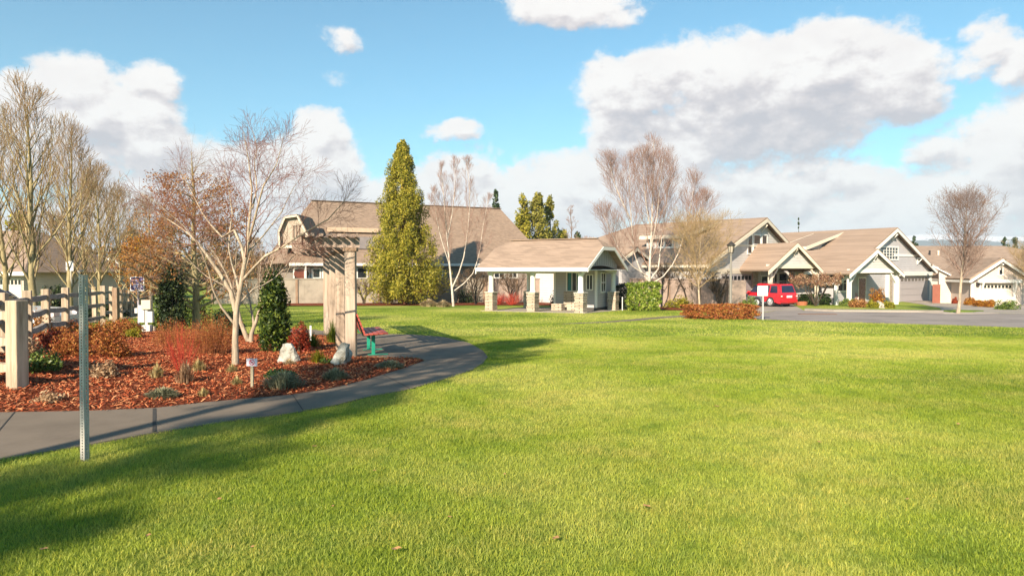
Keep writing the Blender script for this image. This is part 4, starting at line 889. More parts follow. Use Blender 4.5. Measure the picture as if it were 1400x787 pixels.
def gable(root, fr, aL, zL, aP, zP, aR, zR, depth, base, wm, oh=.45, ins=.45, trim=.24, hipback=0, rm=ROOF, barge=WHITE, wallname='wall', thick=.14):
    """gabled block: front wall at b=0, ridge running back along -b"""
    wl, wr = aL+ins, aR-ins; zl = zL+(zP-zL)*ins/(aP-aL)-thick; zr = zR+(zP-zR)*ins/(aR-aP)-thick; mb = MB()
    prof = [(wl, base), (wr, base), (wr, zr), (aP, zP-thick), (wl, zl)]
    mb.slab([fr.pt(a, 0, z) for a, z in prof], depth+hipback, nrm=(fr.Nn.x, fr.Nn.y, 0)) if not hipback else None
    if hipback:
        D = -(depth+hipback-ins)
        mb.add([fr.pt(wl,0,base), fr.pt(wr,0,base), fr.pt(wr,0,zr), fr.pt(aP,0,zP-thick), fr.pt(wl,0,zl), fr.pt(wl,D,base), fr.pt(wr,D,base), fr.pt(wr,D,zr), fr.pt(wl,D,zl)], [(0,1,2,3,4), (0,4,8,5), (1,6,7,2), (5,8,7,6)])
    mb.build(wallname, wm, root)
    if hipback:
        D = -depth; E = -(depth+hipback)
        roofslab(root, fr, [[(aL, oh, zL), (aP, oh, zP), (aP, D, zP), (aL, E, zL)][::-1][::1], [(aP, oh, zP), (aR, oh, zR), (aR, E, zR), (aP, D, zP)][::-1], [(aL, E, zL), (aP, D, zP), (aR, E, zR)][::-1]], rm, thick)
    else:
        roofslab(root, fr, [[(aL, oh, zL), (aP, oh, zP), (aP, -depth-oh, zP), (aL, -depth-oh, zL)][::-1], [(aP, oh, zP), (aR, oh, zR), (aR, -depth-oh, zR), (aP, -depth-oh, zP)][::-1]], rm, thick)
    rake(root, fr, [(aL, zL), (aP, zP), (aR, zR)], oh+.06, trim, m=barge)
    # eaves boards
    E = -(depth+hipback)-(0 if hipback else oh)
    for a, z in ((aL, zL), (aR, zR)):
        s = -1 if a == aL else 1; mb = MB(); mb.box(a, a+s*.05, -oh, -E, z-.2, z-.02, fr.M); mb.build('fascia', barge, root)
    return (aL, zL, aP, zP, aR, zR)
def post(root, fr, a, b, z0, z1, w_=.2, m=WHITE, name='post'): return MB().box(a-w_/2, a+w_/2, -b-w_/2, -b+w_/2, z0, z1, fr.M).build(name, m, root, bevel=.012)
GREY = siding('grey_lap_siding', (.40, .375, .365)); GREYB = siding('blue_grey_lap_siding', (.43, .41, .415)); BEIGE = siding('beige_lap_siding', (.50, .42, .33)); PINKB = siding('pinkish_beige_siding', (.56, .46, .39)); TAUPE = siding('taupe_siding', (.28, .235, .20)); LGREY = siding('pale_grey_siding', (.52, .49, .46), .2)
DOORG = paint('garage_door_grey', (.36, .33, .335), .5, .03); DOORC = paint('garage_door_cream', (.60, .52, .44), .5, .03); DARKP = paint('dark_opening', (.02, .02, .022), .6)
# ---- pavilion
F0 = Fr((3.92, 38.9), vec=(.853, -.52)); zb = tz(40)-.02; ZE = 1.78; L1 = 6.1; L2 = 4.7
pv = thing('pavilion', 'open park shelter with stone pier columns and tan shingle roof', 'pavilion', (3.92, 38.9, zb))
BBW = paint('board_grey', (.33, .305, .285), .6, .05)
for a, b in ((0, 0), (-L1*.515, 0), (-L1, 0), (0, -L2), (-L1, -L2)):
    g0 = tz(F0.pt(a, b, 0)[1]); mb = MB(); rg = random.Random(int(a*10+b)); n_ = 11; hh = 1.22
    for k_ in range(n_):
        e = .275+rg.uniform(-.018, .018); mb.box(a-e, a+e, -b-e, -b+e, g0-.1+(hh+.0)*k_/n_, g0-.1+hh*(k_+1)/n_-.012, F0.M)
    mb.box(a-.25, a+.25, -b-.25, -b+.25, g0-.1, g0+1.1, F0.M)
    pr = mb.build('stone_pier', STONE, pv); MB().box(a-.31, a+.31, -b-.31, -b+.31, g0+1.122, g0+1.18, F0.M).build('cap', paint('pier_cap', (.5, .44, .36), .8), pr, bevel=.01)
    mb = MB(); zt = ZE-.32; mb.cyl(F0.pt(a, b, g0+1.18), F0.pt(a, b, g0+1.25), .185, .185, 20).cyl(F0.pt(a, b, g0+1.25), F0.pt(a, b, zt-.1), .155, .15, 20).cyl(F0.pt(a, b, zt-.1), F0.pt(a, b, zt), .18, .18, 20); mb.build('column', WHITE, pv, smooth=False)
def arch(a0, a1, z0, z1, rise, n=14):
    """beam face with an arched underside, from a0 to a1"""
    top = [(a1, z1), (a0, z1)]; bot = [(a0+(a1-a0)*i/n, z0+rise*(1-(2*i/n-1)**2)) for i in range(n+1)]; return bot+top
mb = MB()
for a0, a1 in ((-L1-.2, -L1*.515), (-L1*.515, .2)): mb.slab([F0.pt(a, .1, z) for a, z in arch(a0, a1, ZE-.36, ZE+.02, .13)], .2, nrm=(F0.Nn.x, F0.Nn.y, 0))
mb.build('front_beam', WHITE, pv)
FS = Fr(F0.pt(0, 0, 0), vec=(.52, .853))
mb = MB(); mb.slab([FS.pt(a, .09, z) for a, z in arch(-.1, L2+.2, ZE-.36, ZE-.1, .26)], .18, nrm=(FS.Nn.x, FS.Nn.y, 0)); mb.build('side_beam', WHITE, pv)
mb = MB().box(-L1-.2, .2, L2-.1, L2+.1, ZE-.36, ZE, F0.M); mb.build('rear_beam', WHITE, pv)
mb = MB().box(-L1-.1, -L1+.1, 0.1, L2-.1, ZE-.36, ZE-.1, F0.M); mb.build('side_beam', WHITE, pv)
# jerkinhead roof
OH = .62; wq = L2/2+OH; ZR = ZE+1.75; k_ = 1.75/wq; cl = .82; hz_ = ZR-cl*k_
aR_, aL_ = .2+.5, -L1-.2-.5; f_, bk = OH, -(L2+OH); md = -L2/2
roofslab(pv, F0, [[(aL_, f_, ZE), (aR_, f_, ZE), (aR_, md+cl, hz_), (aR_-.75, md, ZR), (aL_+.75, md, ZR), (aL_, md+cl, hz_)], [(aR_, bk, ZE), (aL_, bk, ZE), (aL_, md-cl, hz_), (aL_+.75, md, ZR), (aR_-.75, md, ZR), (aR_, md-cl, hz_)],
    [(aR_, md+cl, hz_), (aR_, md-cl, hz_), (aR_-.75, md, ZR)], [(aL_, md-cl, hz_), (aL_, md+cl, hz_), (aL_+.75, md, ZR)]], ROOF2, .1)
mb = MB().bar(F0.pt(aL_+.7, md, ZR+.03), F0.pt(aR_-.7, md, ZR+.03), .3, .05); mb.build('ridge_cap', ROOF, pv)
mb = MB().box(aL_-.02, aR_+.02, -f_-.04, -f_+.0, ZE-.2, ZE+.02, F0.M); mb.build('fascia', WHITE, pv)
for s_ in (aR_, aL_-.05):
    FG = Fr(F0.pt(s_, 0, 0), vec=(.52, .853)); q_ = .03 if s_ > 0 else .16; rake(pv, FG, [(-f_, ZE-q_), (-md-cl, hz_-q_), (-md+cl, hz_-q_), (-bk, ZE-q_)], .05, .2)
# gable infill with battens
FG = Fr(F0.pt(.2, 0, 0), vec=(.52, .853)); zz = lambda a: min(ZE+(a+OH)*k_, ZE+(L2+OH-a)*k_, hz_)-.1
mb = MB(); A_ = [-.1, -md-cl, -md+cl, L2+.1]; top = [(a, zz(a)) for a in A_]
mb.slab([FG.pt(a, 0, z) for a, z in [(L2+.1, ZE-.1)]+[(L2*(1-i/14), ZE-.1+.26*(1-(2*i/14-1)**2)*.9) for i in range(15)]+[(-.1, ZE-.1)]+top], .08, nrm=(FG.Nn.x, FG.Nn.y, 0))
for i in range(16): a = .02+i*.31; mb.box(a-.025, a+.025, -.025, 0, ZE-.05+.24*(1-(2*a/L2-1)**2), zz(a)-.02, FG.M)
mb.build('gable_boards', BBW, pv)
mb = MB().box(aL_+.1, aR_-.1, -f_+.05, -bk-.05, ZE-.14, ZE-.11, F0.M); mb.build('soffit', WHITE, pv)
sl_ = sheet('patio_slab', [F0.pt(a, b, 0)[:2] for a, b in ((-L1-.5, .45), (.5, .45), (.5, -L2-1.2), (-L1-.5, -L2-1.2))], CONC2, .03, skirt=.08)
# restroom under the rear of the roof
rr = thing('restroom_building', 'small grey sided building tucked under the rear of the shelter roof', 'building', F0.pt(-2, -4, zb))
a0, a1, b0, b1 = -3.35, -.5, -3.2, -5.2; gz = tz(43)
MB().box(a0, a1, -b0, -b1+1.6, gz+.22, ZE-.16, F0.M).build('wall', GREY, rr); MB().box(a0-.02, a1+.02, -b0-.02, -b1+1.62, gz-.1, gz+.22, F0.M).build('base_band', paint('dark_base_band', (.06, .055, .05), .8), rr)  # near-black band below the siding, slightly proud of the wall
mb = MB()
for a, b in ((a0, b0), (a1, b0)): mb.box(a-.07, a+.07, -b-.035, -b+.06, gz+.22, ZE-.17, F0.M)
mb.build('corner_board', WHITE, rr)
TEAL = paint('teal_panel', (.03, .16, .17), .35)
z0, z1 = gz+1.25, ZE-.3; w1 = window(F0, rr, -2.45, -1.5, z0, z1, b0, nx=3, trim=.09); mb = MB().box(-2.4, -2.18, -b0-.028, -b0, z0, z1, F0.M).box(-1.83, -1.55, -b0-.028, -b0, z0, z1, F0.M); mb.build('panel', TEAL, w1)
mb = MB().box(-2.6, -1.85, -b0-.25, -b0-.05, gz+.0, gz+1.2, F0.M); mb.build('stone_surround', STONE, rr)
window(F0, rr, -1.1, -.75, gz+1.35, ZE-.45, b0, nx=2, trim=.06)
FR_ = Fr(F0.pt(a1, 0, 0), vec=(.52, .853)); window(FR_, rr, 3.95, 4.55, gz+1.2, ZE-.35, .0, nx=2, ny=2, trim=.1)
mb = MB().box(-3.0, -2.3, -b0-1.15, -b0-.65, gz-.05, gz+.45, F0.M); o = mb.build('stone_block', STONE, bevel=.02); tag(o, 'low tan stone block on the shelter slab by the wall', 'stone block')
mb = MB().box(.35, .45, -.45+0, -.35, zb-.1, zb+.75, F0.M); mb2 = MB(); q = F0.pt(.62, -L2, 0); g0 = tz(q[1]); mb2.cyl((q[0], q[1], g0-.05), (q[0], q[1], g0+.8), .03, .03, 8).cyl((q[0], q[1], g0+.8), (q[0], q[1], g0+.85), .04, .02, 8); o = mb2.build('marker_post', WHITE); tag(o, 'thin white marker post beside the shelter right column', 'post')
# ---- boundary wall
def wallrun(name, lab, p, q, h, m, npost, cap=.08, first=True):
    root = thing(name, lab, 'wall', (p[0], p[1], tz(p[1]))); p = Vector(p); q = Vector(q); fr = Fr(p, vec=(q-p)); Ln = (q-p).length; zt = tz((p.y+q.y)/2)+h
    mb = MB().box(0, Ln, .03, .13, tz(max(p.y, q.y))-.2, zt, fr.M)
    for k in range(int(Ln/2.4)): mb.box(k*2.4+.0, k*2.4+.03, .018, .03, tz(p.y)-.2, zt-.02, fr.M)
    mb.build('panel', m, root); MB().box(-.05, Ln+.05, -.03, .18, zt, zt+cap, fr.M).build('cap', m, root)
    for k in range(npost): a = Ln*k/(npost-1); MB().box(a-.09, a+.09, -.06, .2, tz(p.y)-.2, zt-.02, fr.M).build('post', WOODP, root)
    return root
WOODP = bark('brown_wood_post', (.20, .13, .085), (.32, .22, .15), 12); WALLM = concrete('boundary_wall_board', (.33, .285, .225), 1.5); WALLP = concrete('pinkish_wall', (.35, .265, .215), 1.5)
pA = GX(290, 55.0); pB = GX(662, 58); pC = GX(836, 58)
wallrun('boundary_wall', 'long grey beige board wall behind the tall conifer', pA[:2], pB[:2], 2.0, WALLM, 11)
wallrun('boundary_wall', 'tan stretch of board wall seen through the pavilion', (pB[0]+.1, pB[1]), pC[:2], 2.0, WALLP, 5)
pD = GX(838, 50.3); pE = GX(1000, 45.0)
wallrun('boundary_wall', 'pinkish wall running behind the clipped hedge to the lamp', pD[:2], pE[:2], 1.95, WALLP, 5)
q = GX(1003, 44.8); MB_ = MB().box(q[0]-.4, q[0]+.75, q[1]-.2, q[1]+.2, q[2]-.1, q[2]+1.9); o = MB_.build('wall_pillar', WALLP, bevel=.02); tag(o, 'square pinkish wall pillar left of the dark parked car', 'pillar')
# ---- big house on the left
HS = 1.17; HL, HR = Vector((-16.1, 55))*HS, Vector((-1.07, 62.4))*HS; FH = Fr(HL, vec=(HR-HL)); Lr = (HR-HL).length; ZRg = 1.7+5.5*HS; ZEv = 1.7+.42*HS; RUN = 7.0*HS; gH = tz(56)
h1 = thing('large_house', 'large house with a broad brown hip roof behind the tall conifer', 'house', (HL.x, HL.y, gH))
roofslab(h1, FH, [[(-3.7, RUN, ZEv), (Lr+1.6, RUN, ZEv), (Lr, 0, ZRg), (0, 0, ZRg)], [(Lr+1.6, -RUN, ZEv), (-3.7, -RUN, ZEv), (0, 0, ZRg), (Lr, 0, ZRg)], [(Lr+1.6, RUN, ZEv), (Lr+1.6, -RUN, ZEv), (Lr, 0, ZRg)], [(-3.7, -RUN, ZEv), (-3.7, RUN, ZEv), (0, 0, ZRg)]], ROOF)
MB().box(-2.6, Lr+1.1, -RUN+.55, RUN-.5, gH-.3, ZEv-.05, FH.M).build('wall', TAUPE, h1)
MB().box(-3.25, Lr+1.65, -RUN-.1, -RUN+.02, ZEv-.2, ZEv+.03, FH.M).build('gutter', WHITE, h1)
MB().bar(FH.pt(-.1, 0, ZRg+.04), FH.pt(Lr+.1, 0, ZRg+.04), .35, .06).build('ridge_cap', paint('ridge_cap_brown', (.17, .12, .085), .8), h1)
bW = RUN-.55
for x0, y0, x1, y1, nx in ((489,366.5,501,379.5,1),(428,368,437,379,1),(598,366,604,379,1),(676,366,689,379,2),(696,366,706,379,2),(722,366,734,379,2)):
    winpx(FH, h1, x0, y0, x1, y1, b=bW, nx=nx)
a, z = FH.pix(412, 374, bW); w_ = window(FH, h1, a-.55, a+.55, z-.38, z+.38, bW, nx=1); mb = MB()
vs = [FH.pt(a+math.cos(t*.393)*.62, bW+.07, z+math.sin(t*.393)*.42) for t in range(16)]; mb.slab(vs, .03); mb.build('oval_pane', paint('oval_glass', (.16, .05, .035), .12, .3, 4, .6), w_)
for x0 in (421.5, 426, 441, 446): a, z = FH.pix(x0, 374, bW); MB().box(a-.06, a+.06, -bW-.06, -bW, z-.5, z+.4, FH.M).build('shutter_board', WHITE, h1)
aD, zD = FH.pix(418, 363, RUN); MB().box(aD-.05, aD+.05, -RUN-.02, -bW-.02, gH, ZEv-.1, FH.M).build('downpipe', WHITE, h1)
# clipped gable at its left end
Yg = 47.9*HS; gp = [(384,338),(383,317),(391,297.5),(408,295),(430,338)]; gw = [P(x, y, Yg) for x, y in gp]; mb = MB(); mb.slab(gw[::-1], 3.5, nrm=(0, -1, 0)); mb.build('gable_wall', siding('tan_gable_siding', (.38, .31, .24)), h1)
mb = MB()
for p0, p1 in zip(gw[:-1], gw[1:]):
    a_, b_ = Vector(p0), Vector(p1); mb.slab([a_+Vector((0, -.3, 0)), a_+Vector((0, 3.5, 0)), b_+Vector((0, 3.5, 0)), b_+Vector((0, -.3, 0))], .12)
mb.build('gable_roof', ROOF, h1)
for p0, p1 in zip(gw[:-1], gw[1:]):
    a_, b_ = Vector(p0), Vector(p1); MB().bar(a_+Vector((0, -.34, -.02)), b_+Vector((0, -.34, -.02)), .05, .14, up=(b_-a_).cross(Vector((0, 1, 0)))).build('bargeboard', paint('dull_cream_paint', (.52, .45, .36), .6, .08), h1)
MB().bar(P(382, 337, Yg-.08), P(430, 337, Yg-.08), .06, .22).build('band_board', CREAM, h1)
mb = MB()
for x in (401, 405, 409): p0 = P(x, 316, Yg-.05); mb.box(p0[0]-.05, p0[0]+.05, p0[1]-.04, p0[1], p0[2]-.5, p0[2]+.5)
mb.build('gable_vent', paint('vent_brown', (.22, .15, .11), .7), h1)
# shed dormer with open shadowed recess
FD = Fr(FH.pt(0, 3.6*HS, 0), vec=FH.A); a0, zt = FD.pix(450, 311); a1, _ = FD.pix(512, 311); _, zf = FD.pix(480, 317.5); _, z0 = FD.pix(480, 331)
dm = MB().box(a0, a1, .5, 3.2, z0-1.2, zt-.1, FD.M).build('dormer_wall', paint('red_brown_boards', (.17, .06, .045), .7, .25), h1)
roofslab(h1, FD, [[(a0-.25, .35, zt), (a1+.25, .35, zt), (a1+.25, -3.3, zt+.35), (a0-.25, -3.3, zt+.35)]], ROOF, .12, 'dormer_roof')
MB().box(a0-.25, a1+.25, -.42, -.34, zf, zt+.02, FD.M).build('dormer_fascia', paint('tan_fascia', (.52, .38, .27), .6), h1)
for x in (470, 487.5): a, z = FD.pix(x, 324); MB().box(a-.08, a+.08, -.3, -.14, z0-.8, zf, FD.M).build('dormer_post', WOODP, h1)
window(FD, dm, a0+1.0, a1-1.0, z0+.15, zf-.05, -.5, nx=3)
a0, z0 = FH.pix(475, 338, 6.2); a1, _ = FH.pix(512, 338, 6.2)
roofslab(h1, FH, [[(a0, 6.6, z0-.1), (a1+1.2, 6.6, z0-.1), (a1+.2, 5.0, z0+1.0), (a0+.8, 5.0, z0+1.0)]], paint('slate_grey_roof', (.20, .17, .155), .8, .2), .1, 'lower_roof')
# roof vent
p0 = Vector(P(491, 311.5, 65.3)); mb = MB().cyl(p0-Vector((0, 0, .6)), p0+Vector((0, 0, .22)), .12, .12, 12).cyl(p0+Vector((0, 0, .2)), p0+Vector((0, 0, .34)), .24, .2, 12).cyl(p0+Vector((0, 0, .34)), p0+Vector((0, 0, .55)), .2, .05, 12); mb.build('roof_vent', WHITE, h1)
# ---- middle house
P1 = Vector((19.7, 54)); F1 = Fr(P1, 46); g1 = tz(53)
h2 = thing('middle_house', 'grey house with tan shingle roof and three part gable window behind the red car', 'house', (P1.x, P1.y, g1))
_, zP = F1.pix(1039.4, 298, .5); aS, zS = F1.pix(980, 352, .5); sl1 = (zP-zS)/(-aS); aLh = -9.6; aRh = 5.4; sr = sl1*1.1
zP1 = zP; gable(h2, F1, aLh, zP+sl1*aLh, 0, zP, aRh, zP-sr*aRh, 11.6, g1-.3, LGREY, hipback=5.5, rm=ROOF2, barge=CREAM, trim=.26)
winpx(F1, h2, 1022.5, 322, 1027.5, 346, nx=1, m=WHITE); winpx(F1, h2, 1030.5, 322, 1039, 346, nx=1, ny=2); winpx(F1, h2, 1042, 322, 1048, 346, nx=1)
a0, zb_ = F1.pix(1003, 334.5); a1, _ = F1.pix(1068, 334.5)
MB().box(a0+.3, a1, -.04, 0, zb_-.07, zb_+.07, F1.M).build('band_board', CREAM, h2); brace(h2, F1, 0, 0, zP-.5, .45, CREAM)
_, zt = F1.pix(1005, 369.5); MB().box(-8.9, -.1, -.08, 0, zt-.12, zt+.12, F1.M).build('band_board', CREAM, h2)
a0, _ = F1.pix(986, 380); a1, zd = F1.pix(1027, 374); garage(h2, F1, a0, a1, g1-.05, zd, 0, DOORG); MB().box(a1+.02, a1+.95, -.14, -.0, g1-.1, zt-.13, F1.M).build('stone_pier', STONE, h2); MB().box(a0-.12, a1+.02, -.07, 0, zd, zd+.16, F1.M).build('door_trim', CREAM, h2)
# porch gable of the middle house
FP1 = Fr((20.6, 50.6), 30); _, zp = FP1.pix(1090.6, 333, .35); aL, zL = FP1.pix(1050.5, 371, .35); aP, _ = FP1.pix(1090.6, 333, .35); aR, zR = FP1.pix(1125, 370, .35); zR = zL = (zL+zR)/2
def porch(root, fr, aL, aP, aR, zL, zP, depth, base, wm, posts, barge, zbm, pw=.24):
    mb = MB(); th = .12; k1 = (zP-zL)/(aP-aL); k2 = (zP-zL)/(aR-aP); zc = zbm+.3
    mb.slab([fr.pt(a, 0, z) for a, z in ((aP-(zP-zc)/k1+.0, zc), (aP+(zP-zc)/k2, zc), (aP, zP-th))], .12, nrm=(fr.Nn.x, fr.Nn.y, 0)); mb.build('gable_siding', wm, root)
    roofslab(root, fr, [[(aL, .35, zL), (aP, .35, zP), (aP, -depth, zP), (aL, -depth, zL)][::-1], [(aP, .35, zP), (aR, .35, zL), (aR, -depth, zL), (aP, -depth, zP)][::-1]], ROOF2, th)
    rake(root, fr, [(aL, zL), (aP, zP), (aR, zL)], .41, .26, m=barge); a0, a1 = aL+.35, aR-.35
    MB().box(a0, a1, -.03, .15, zbm, zbm+.3, fr.M).build('porch_beam', barge, root)
    brace(root, fr, aP, 0, zP-.42, .4, barge, out=.35)
    for a in posts:
        post(root, fr, a, -.1, base, zbm, pw, barge)
        mb = MB(); s = 1 if a < aP else -1; mb.bar((a+s*.1, .1, zbm-.75), (a+s*.75, .1, zbm-.02), .12, .12, M=fr.M, up=(0, 1, 0)); mb.build('brace', barge, root)
_, zbm = FP1.pix(1090, 366.8); ap0, _ = FP1.pix(1054.5, 400); ap1, _ = FP1.pix(1118, 400)
porch(h2, FP1, aL, aP, aR, zL, zp, 6.0, tz(50)-.1, LGREY, (ap0, ap1), CREAM, zbm)
# recessed porch wall with door and window
FW = Fr(FP1.pt(0, -3.4, 0), 30); aw0, _ = FW.pix(1040, 400); aw1, _ = FW.pix(1132, 400); ww = MB().box(aw0, aw1, 0, .2, g1-.2, zbm+.3, FW.M).build('porch_wall', GREYB, h2)
winpx(FW, h2, 1065, 374, 1075, 394, nx=1, ny=2); a0, zt_ = FW.pix(1041, 378); a1, _ = FW.pix(1049, 378); window(FW, h2, a0, a1, g1+.1, zt_, nx=1, ny=2, m=WHITE)
winpx(FW, h2, 1058.5, 374, 1061.5, 394, nx=1); winpx(FW, h2, 1078, 374, 1081, 394, nx=1)
# shed dormer on its left slope
FE = Fr(P1, vec=(F1.Nn.x, F1.Nn.y)); # a runs along the ridge towards the gable, b down the left slope
def sheddormer(root, fs, b, pxl, pxr, ytop, zridge, slope, pt_ridge, win=None, wm=LGREY, barge=CREAM):
    aR, zt = fs.pix(pxr, ytop, b); aL, _ = fs.pix(pxl, ytop, b); zr0 = zridge-slope*b
    ar, zr = fs.pix(pt_ridge[0], pt_ridge[1], .6); zr = zridge-.6*slope+.05
    mb = MB(); fr = fs
    V = [fr.pt(aL, b, zr0-.2), fr.pt(aR, b, zr0-.2), fr.pt(aR, b, zt), fr.pt(aL, b, zt), fr.pt(aL, .6, zr-.25), fr.pt(aR, .6, zr-.25), fr.pt(aR, .6, zr), fr.pt(aL, .6, zr)]
    mb.add(V, [(0,1,2,3), (5,4,7,6), (1,5,6,2), (0,3,7,4), (3,2,6,7), (0,4,5,1)]); d = mb.build('dormer', wm, root)
    roofslab(root, fr, [[(aL-.35, b+.4, zt+.08), (aR+.35, b+.4, zt+.08), (aR+.35, .5, zr+.12), (aL-.35, .5, zr+.12)]], ROOF2, .1, 'dormer_roof')
    for a in (aR+.36, aL-.41): mb = MB(); mb.add([fr.pt(a, b+.42, zt-.2), fr.pt(a, .5, zr-.1), fr.pt(a, .5, zr+.14), fr.pt(a, b+.42, zt+.1), fr.pt(a+.05, b+.42, zt-.2), fr.pt(a+.05, .5, zr-.1), fr.pt(a+.05, .5, zr+.14), fr.pt(a+.05, b+.42, zt+.1)], [(0,1,2,3), (7,6,5,4), (0,4,5,1), (2,6,7,3), (1,5,6,2), (0,3,7,4)]); mb.build('bargeboard', barge, root)
    MB().box(aL-.4, aR+.4, -b-.46, -b-.4, zt-.16, zt+.1, fr.M).build('fascia', barge, root)
    if win:
        for x0, y0, x1, y1 in win:
            a0, z1 = fs.pix(x0, y0, b); a1, z0 = fs.pix(x1, y1, b); z0 = max(z0, zr0+.15); window(fs, d, a0, a1, z0, min(z1, zt-.2), b, nx=1)
    return d
sheddormer(h2, FE, 6.6, 884, 928, 323, zP, sl1, (973, 305), [(901, 328, 907, 337), (910, 328, 919, 337)])
# small front gable at its left end
FG2 = Fr(P(871, 350, 50)[:2], 40); aP, zp2 = FG2.pix(871, 339, .3); aL, zL = FG2.pix(851, 354, .3)
gable(h2, FG2, aL, zL, aP, zp2, aP*2-aL, zL, 5, g1-.3, GREY, oh=.3, ins=.3, rm=ROOF2, barge=CREAM, trim=.2)
MB().cyl(F1.pt(-.6, -5, zP-.25), F1.pt(-.6, -5, zP+.25), .06, .06, 8).build('roof_vent', DARKP, h2)
# ---- right house
P2 = Vector(P(1218.8, 360, 59)[:2]); F2 = Fr(P2, 36); g2 = tz(58)
h3 = thing('right_house', 'grey house with white trimmed gables and double garage right of the porch hedge', 'house', (P2.x, P2.y, g2))
_, zP = F2.pix(1218.8, 312, .5); aS, zS = F2.pix(1282, 371, .5); sR = (zP-zS)/aS; sL = .47; aLh = -9.5
gable(h3, F2, aLh, zP+sL*aLh, 0, zP, aS, zS, 10.5, g2-.3, GREYB, hipback=5, rm=ROOF2, barge=WHITE, trim=.27)
a0, z0 = F2.pix(1190, 339, .5)
_, zb_ = F2.pix(1235, 349); a0, _ = F2.pix(1222, 349); a1, _ = F2.pix(1254, 349); MB().box(a0, a1, -.05, 0, zb_-.1, zb_+.1, F2.M).build('band_board', WHITE, h3)
a0, z1 = F2.pix(1204, 338); a1, z0 = F2.pix(1227, 354); window(F2, h3, a0, a1, z0, z1, nx=6, ny=4, trim=.13); 
_, zu = F2.pix(1255, 371.5); _, zd = F2.pix(1255, 376.5); a0, _ = F2.pix(1222, 374); a1, _ = F2.pix(1283, 374); MB().box(a0, a1, -.3, 0, zd, zu, F2.M).build('header_beam', WHITE, h3)
brace(h3, F2, 0, 0, zP-.5, .45); 
for x, y in ((1254, 353),): a, z = F2.pix(x, y); brace(h3, F2, a, 0, z, .45)
a0, _ = F2.pix(1230, 395); a1, zt = F2.pix(1268, 377.5); garage(h3, F2, a0, a1, g2-.02, zd-.05, 0, DOORG)
for x in (1227, 1271): a, _ = F2.pix(x, 395); MB().box(a-.18, a+.18, -.08, 0, g2-.1, zd, F2.M).build('door_trim', WHITE, h3)
a, _ = F2.pix(1278, 395); MB().box(a-.45, a+.4, -.16, .0, g2-.1, zd-.02, F2.M).build('stone_pier', STONE, h3); brace(h3, F2, a+.2, .1, zd-.05, .6)
FP2 = Fr(P(1199.7, 360, 53)[:2], 26); aP, zp = FP2.pix(1199.7, 341.5, .35); aL, zL = FP2.pix(1161.5, 375.5, .35); aR, zR = FP2.pix(1236, 375.5, .35); zL = (zL+zR)/2; _, zbm = FP2.pix(1199, 373); ap0, _ = FP2.pix(1162.5, 400); ap1, _ = FP2.pix(1227, 400)
porch(h3, FP2, aL, aP, aR, zL, zp, 6.5, tz(53)-.1, LGREY, (ap0, ap1), WHITE, zbm, .26)
FW = F2
a0, zt_ = FW.pix(1173.5, 380.5); a1, _ = FW.pix(1182.5, 380); dr = MB().box(a0-.12, a1+.12, -.06, -.0, g2-.1, zt_+.12, FW.M).build('front_door', WHITE, h3); MB().box(a0, a1, -.075, -.055, g2+.1, zt_, FW.M).build('pane', paint('door_brown_glass', (.06, .035, .025), .2, .3, 2, .5), dr)
winpx(FW, h3, 1145.5, 377, 1159, 397, nx=2, ny=2, trim=.14); post(h3, FW, FW.pix(1133, 400)[0], .6, g2-.2, zbm+.2, .22)
a, _ = FW.pix(1212, 400); MB().box(a-.15, a+.15, -.2, 0, g2-.2, zbm+.3, FW.M).build('trim_post', WHITE, h3); MB().box(a+.16, a+.8, -.12, -.0, g2-.2, zbm+.3, FW.M).build('stone_pier', STONE, h3)
FW = Fr(FP2.pt(0, -3.6, 0), 26); a0, z_ = FW.pix(1085, 373); a1, _ = FW.pix(1165, 373); MB().box(a0, a1, -1.0, -.9, z_-.1, z_+.12, FW.M).build('fascia', WHITE, h3); roofslab(h3, FW, [[(a0, .95, z_+.12), (a1, .95, z_+.12), (a1, -4.5, z_+2.6), (a0, -4.5, z_+2.6)]], ROOF2, .1, 'porch_roof')
MB().box(FW.pix(1088, 400)[0], FW.pix(1131, 400)[0], .1, .3, g2-.3, z_+.1, FW.M).build('side_wall', LGREY, h3)
FE2 = Fr(P2, vec=(F2.Nn.x, F2.Nn.y)); sheddormer(h3, FE2, 6.2, 1070, 1100, 339, zP, sL, (1157, 320))
mb = MB()
for x, y in ((1139, 343), (1155.6, 336.6)):
    b = 5.0; a, z = FE2.pix(x, y, b); zz_ = zP-sL*b; mb = MB().box(a-.18, a+.18, -b-.05, -b+.3, zz_-.1, zz_+.22, FE2.M); mb.build('roof_vent', DARKP, h3)
b = 3.0; a, _ = FE2.pix(1114, 322, b); a2, _ = FE2.pix(1131, 322, b); V = [FE2.pt(a, b+.5, zP-sL*(b+.5)+.22), FE2.pt(a2, b+.5, zP-sL*(b+.5)+.22), FE2.pt(a2, b-.6, zP-sL*(b-.6)+.22), FE2.pt(a, b-.6, zP-sL*(b-.6)+.22)]; MB().slab(V, .25).build('skylight', GLASS, h3)
for b_, a_ in ((5.5, -6.0), (3.6, -8.4)): z_ = zP-sL*b_; MB().cyl(FE2.pt(a_, b_, z_-.1), FE2.pt(a_, b_, z_+.38), .07, .07, 8).build('roof_vent', DARKP, h3)
z_ = zP1-sl1*3; MB().cyl(FE.pt(-3.5, 3, z_-.1), FE.pt(-3.5, 3, z_+.38), .07, .07, 8).build('roof_vent', DARKP, h2)
